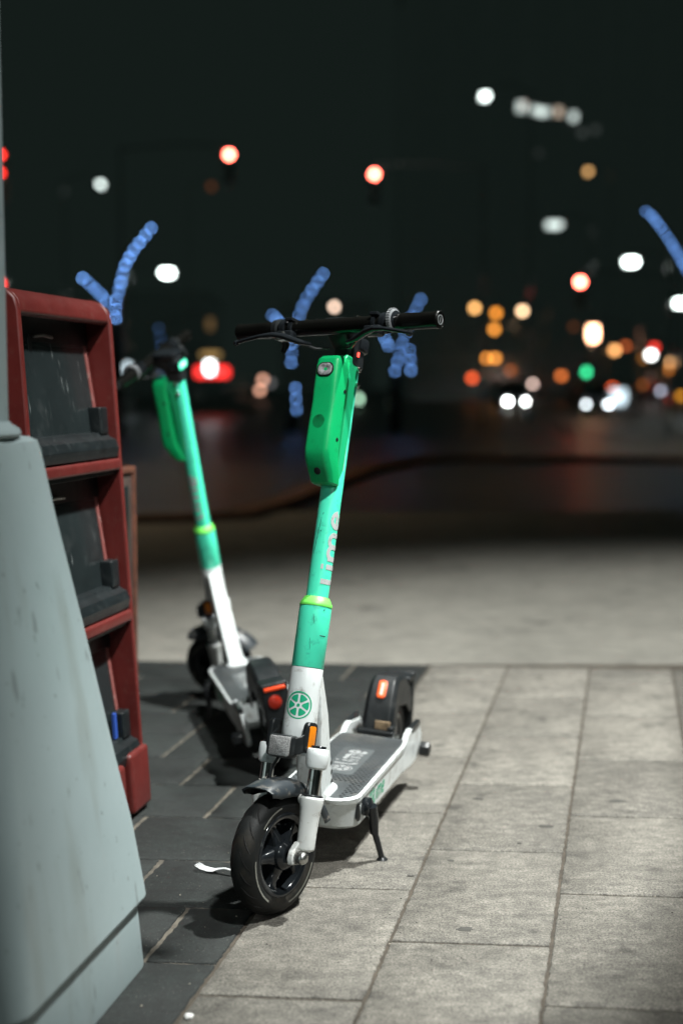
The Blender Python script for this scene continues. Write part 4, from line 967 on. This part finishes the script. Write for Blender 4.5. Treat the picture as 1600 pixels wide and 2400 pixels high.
# vehicles
CARP = mat('car_paint', (.06, .065, .07), .3, coat=.5); GLASS = mat('car_glass', (.01, .012, .014), .1)
def car(px, py, Y, gap_px, col, st, lab, rpx=8, hl_z=None, one=False):
    p = at(px, py, Y); s_ = Y / FPX; half = gap_px * s_ / 2
    k = half / .62 if half > .3 else 1.0; 
    root = empty('car', (p.x, p.y, 0)); tag(root, lab, 'car', 'cars coming down the far street')
    z0 = p.z; wd = max(.86, half + .24)
    side = [(0, .28), (-.04, .55), (.03, .78), (.12, .86), (1.1, 1.0), (1.75, 1.45), (3.0, 1.47), (3.7, 1.08), (4.35, 1.0), (4.42, .6), (4.36, .28)]
    m = MB(); m.prism([(y_, z_) for y_, z_ in side], -wd, wd, 'x', M=Matrix.Translation((0, .12, 0))); m.build('body', CARP, root, bevel=.08, seg=3)
    m = MB(); m.add([(-wd * .82, 1.26, 1.03), (wd * .82, 1.26, 1.03), (wd * .70, 1.83, 1.42), (-wd * .70, 1.83, 1.42), (-wd * .82, 1.30, 1.0), (wd * .82, 1.30, 1.0), (wd * .70, 1.88, 1.40), (-wd * .70, 1.88, 1.40)], [(0, 1, 2, 3), (7, 6, 5, 4), (0, 4, 5, 1), (1, 5, 6, 2), (2, 6, 7, 3), (3, 7, 4, 0)]); m.build('windscreen', GLASS, root)
    for x_ in (-1, 1):
        for y_ in (.95, 3.5):
            t = MB(); t.lathe([(.18, -.1), (.30, -.11), (.32, -.06), (.32, .06), (.30, .11), (.18, .1)], 24, axis='x', M=Matrix.Translation((x_ * (wd - .08), y_, .27))); t.build('wheel', RUBBER, root)
        l = MB(); r_ = rpx * s_ / 2
        l.lathe([(.001, -.05), (r_ * .7, -.04), (r_, 0), (r_, .06)], 20, axis='y', M=Matrix.Translation((x_ * half, 0, z0))); l.build('headlight', emit('hl_%s_%s' % ('_'.join('%.2f' % c for c in col), st), col, st, True), root)
    m = MB(); m.box((-wd * .5, .06, .42), (wd * .5, .1, .56), bev=.01); m.build('grille', BLACK, root)
    return root
car(1211, 941, 78, 44, (.93, 1, .97), 34, 'oncoming car with two bright white headlights mirrored on the road', rpx=9)
car(1400, 950, 88, 50, (.86, .95, 1.0), 14, 'oncoming car with white headlights right of the green signal', rpx=12)
car(1237, 900, 120, 22, (1, .72, .62), 9, 'farther oncoming car with pinkish lights above the first pair of headlights', rpx=9)
car(1560, 916, 105, 26, (.75, .80, 1), 3.0, 'distant car with pale lavender lights at the right edge', rpx=9)
car(1378, 914, 125, 22, (.75, .74, .95), 3.4, 'distant car with lavender lights under the green signal', rpx=9)
street_lamp(1447, 930, 90, 38, 34, (.72, .9, 1.0), 1.6, 'large bluish white light right of the oncoming cars', LG)
street_lamp(1390, 782, 60, 18, 34, (1, .50, .28), 12, 'largest orange white lamp glow under the right red signal', AG)
street_lamp(1525, 832, 100, 12, 12, (.95, 1, .98), 10, 'round white lamp overlapping a red one on the right', LG)
for px, py, st, lab in ((1533, 815, 4, 'red lamp peeping out behind a round white lamp'), (1435, 909, 5, 'red orange lamp above the large bluish white light'), (1572, 931, 3, 'dull red lamp low at the right edge')):
    street_lamp(px, py, 110, 10, 10, (1, .05, .03) if px != 1435 else (1, .12, .03), st, lab, 'small red lamps along the far street')

# trees wrapped in blue light strings
def blue_tree(Y, branches, lab, st, step_px=22):
    pts0 = [at(px, py, Y) for px, py in branches[0]]
    base = Vector((pts0[0].x, Y, 0)); root = empty('street_tree', base); tag(root, lab, 'tree', 'bare street trees wrapped in blue lights')
    BARK = mat('bark', (.05, .04, .035), .9)
    start = min((p for br in branches for p in br), key=lambda q: -q[1])
    j = at(*start, Y) - base
    tr = MB(); tr.tube([(0, 0, -.1), (j.x * .3, 0, j.z * .5), (j.x, 0, j.z)], [.17, .13, .10], 10); tr.build('trunk', BARK, root)
    E = emit('blue_led_%s' % st, (.19, .42, 1.0), st * 1.05)
    for br in branches:
        P = [at(px, py, Y) - base for px, py in br]
        b = MB(); b.tube(P, [.09 - .05 * i / len(P) for i in range(len(P))], 8); bo_ = b.build('branch', BARK, root)
        ls = MB()
        tot = sum(math.dist(a, b_) for a, b_ in zip(br, br[1:])); nb = max(2, round(tot / step_px))
        for i in range(nb + 1):
            dd = tot * i / nb
            for a, b_ in zip(br, br[1:]):
                l_ = math.dist(a, b_)
                if dd <= l_ + 1e-6: break
                dd -= l_
            f = min(1, dd / l_); c = at(a[0] + (b_[0] - a[0]) * f, a[1] + (b_[1] - a[1]) * f, Y - .12) - base
            r_ = 2.6 * Y / FPX * random.uniform(.82, 1.12); ls.lathe([(.001, -r_), (r_ * .87, -r_ * .5), (r_ * .87, r_ * .5), (.001, r_)], 8, M=Matrix.Translation(c))
        ls.mi = 1; ls.tube([p_ + Vector((0, -.12, 0)) for p_ in P], .008, 4); ls.build('light_string', [E, BLACK], bo_)
    return root
blue_tree(33, [[(272, 745), (270, 715), (282, 670), (292, 625), (312, 588), (338, 555), (354, 535)], [(250, 705), (236, 690), (214, 668), (194, 652)]], 'bare tree with the brightest blue light strings behind the red newspaper box', 15)
blue_tree(36, [[(682, 850), (684, 800), (697, 750), (712, 710), (736, 672), (757, 642)], [(655, 756), (638, 738)], [(695, 960), (692, 910)]], 'bare tree with blue light strings behind the left handlebar grip', 9)
blue_tree(36, [[(925, 870), (935, 830), (950, 780), (965, 740), (985, 702)], [(910, 810), (900, 790)], [(962, 868), (960, 820)]], 'bare tree with blue light strings behind the right handlebar grip', 8)
blue_tree(30, [[(1650, 720), (1612, 640), (1590, 600), (1572, 570), (1552, 540), (1528, 508), (1513, 496)]], 'bare tree with a blue light string at the right edge', 8, step_px=17)
blue_tree(60, [[(380, 830), (378, 800), (372, 770)], [(385, 920), (380, 870), (380, 830)]], 'distant tree with very faint blue lights left of the rear scooter screen', 1.2, step_px=22)

# dark buildings with a few lit windows
BRK = mat('dark_facade', (0.94, 0.94, 0.94), 0.26, metal=1.0, rv=.02, var=.02, vscale=.3)
def tower(x0, x1, Y, D, H, lab, floors, lit):
    root = empty('office_building', ((x0 + x1) / 2, Y, 0)); tag(root, lab, 'building', 'dark buildings behind the street')
    hw = (x1 - x0) / 2
    m = MB(); m.box((-hw, 0, -.1), (hw, D, H)); 
    for k in range(1, floors): m.box((-hw - .06, -.06, H * k / floors - .12), (hw + .06, .0, H * k / floors + .12))
    m.box((-hw - .2, -.2, H), (hw + .2, D + .2, H + .5))
    g = m; g.mi = 1
    n = int(2 * hw / 3.2)
    for k in range(floors):
        z0 = H * k / floors + .75; z1 = H * (k + 1) / floors - .45
        for i in range(n):
            xa = -hw + 2 * hw * (i + .18) / n; xb = -hw + 2 * hw * (i + .82) / n
            g.box((xa, -.03, z0), (xb, -.005, z1))
    m.build('wall', [BRK, mat('night_glass', (.90, .90, .90), .22, metal=1.0, rv=.02)], root)
    for px, py, w_, h_, col, st in lit:
        p_ = at(px, py, Y - .05) ; s2 = Y / FPX
        wm = MB(); wm.box((p_.x - (x0 + x1) / 2 - w_ * s2 / 2, -.09, p_.z - h_ * s2 / 2), (p_.x - (x0 + x1) / 2 + w_ * s2 / 2, -.04, p_.z + h_ * s2 / 2)); wm.build('lit_window', emit('win_%s_%s' % ('_'.join('%.2f' % c for c in col), st), col, st), root)
WC = (.82, .95, .90)
tower(6, 24, 130, 20, 40, 'dark office block at the upper right with a short row of lit windows', 11,
      [(1220, 250, 16, 22, WC, .9), (1228, 246, 8, 14, (1, .85, .75), .9), (1250, 258, 16, 16, WC, 1.1), (1268, 262, 14, 16, WC, 1.3), (1282, 262, 10, 14, WC, .9), (1308, 262, 14, 18, (1, .8, .62), .7), (1343, 273, 14, 18, WC, 1.0), (1363, 311, 14, 14, WC, .06), (1394, 304, 14, 14, WC, .05), (1261, 359, 12, 12, WC, .03)])
tower(26, 60, 150, 25, 46, 'tall dark building at the upper right corner with one faint lit window', 12, [(1392, 492, 12, 12, WC, .02)])
tower(-52, -16, 170, 25, 12, 'low dark building far behind the rear scooter', 4, [])
tower(-8, 4, 190, 20, 12, 'low dark building far behind the front scooter', 4, [])
tower(8, 26, 210, 20, 66, 'tallest dark tower behind with a faint amber window row at its top', 18, [(1010, 66, 12, 10, (1, .6, .2), .12), (1035, 63, 16, 12, (1, .6, .2), .16), (1055, 60, 10, 10, (1, .6, .2), .1), (1344, 100, 10, 14, (.7, .85, .95), .5)])
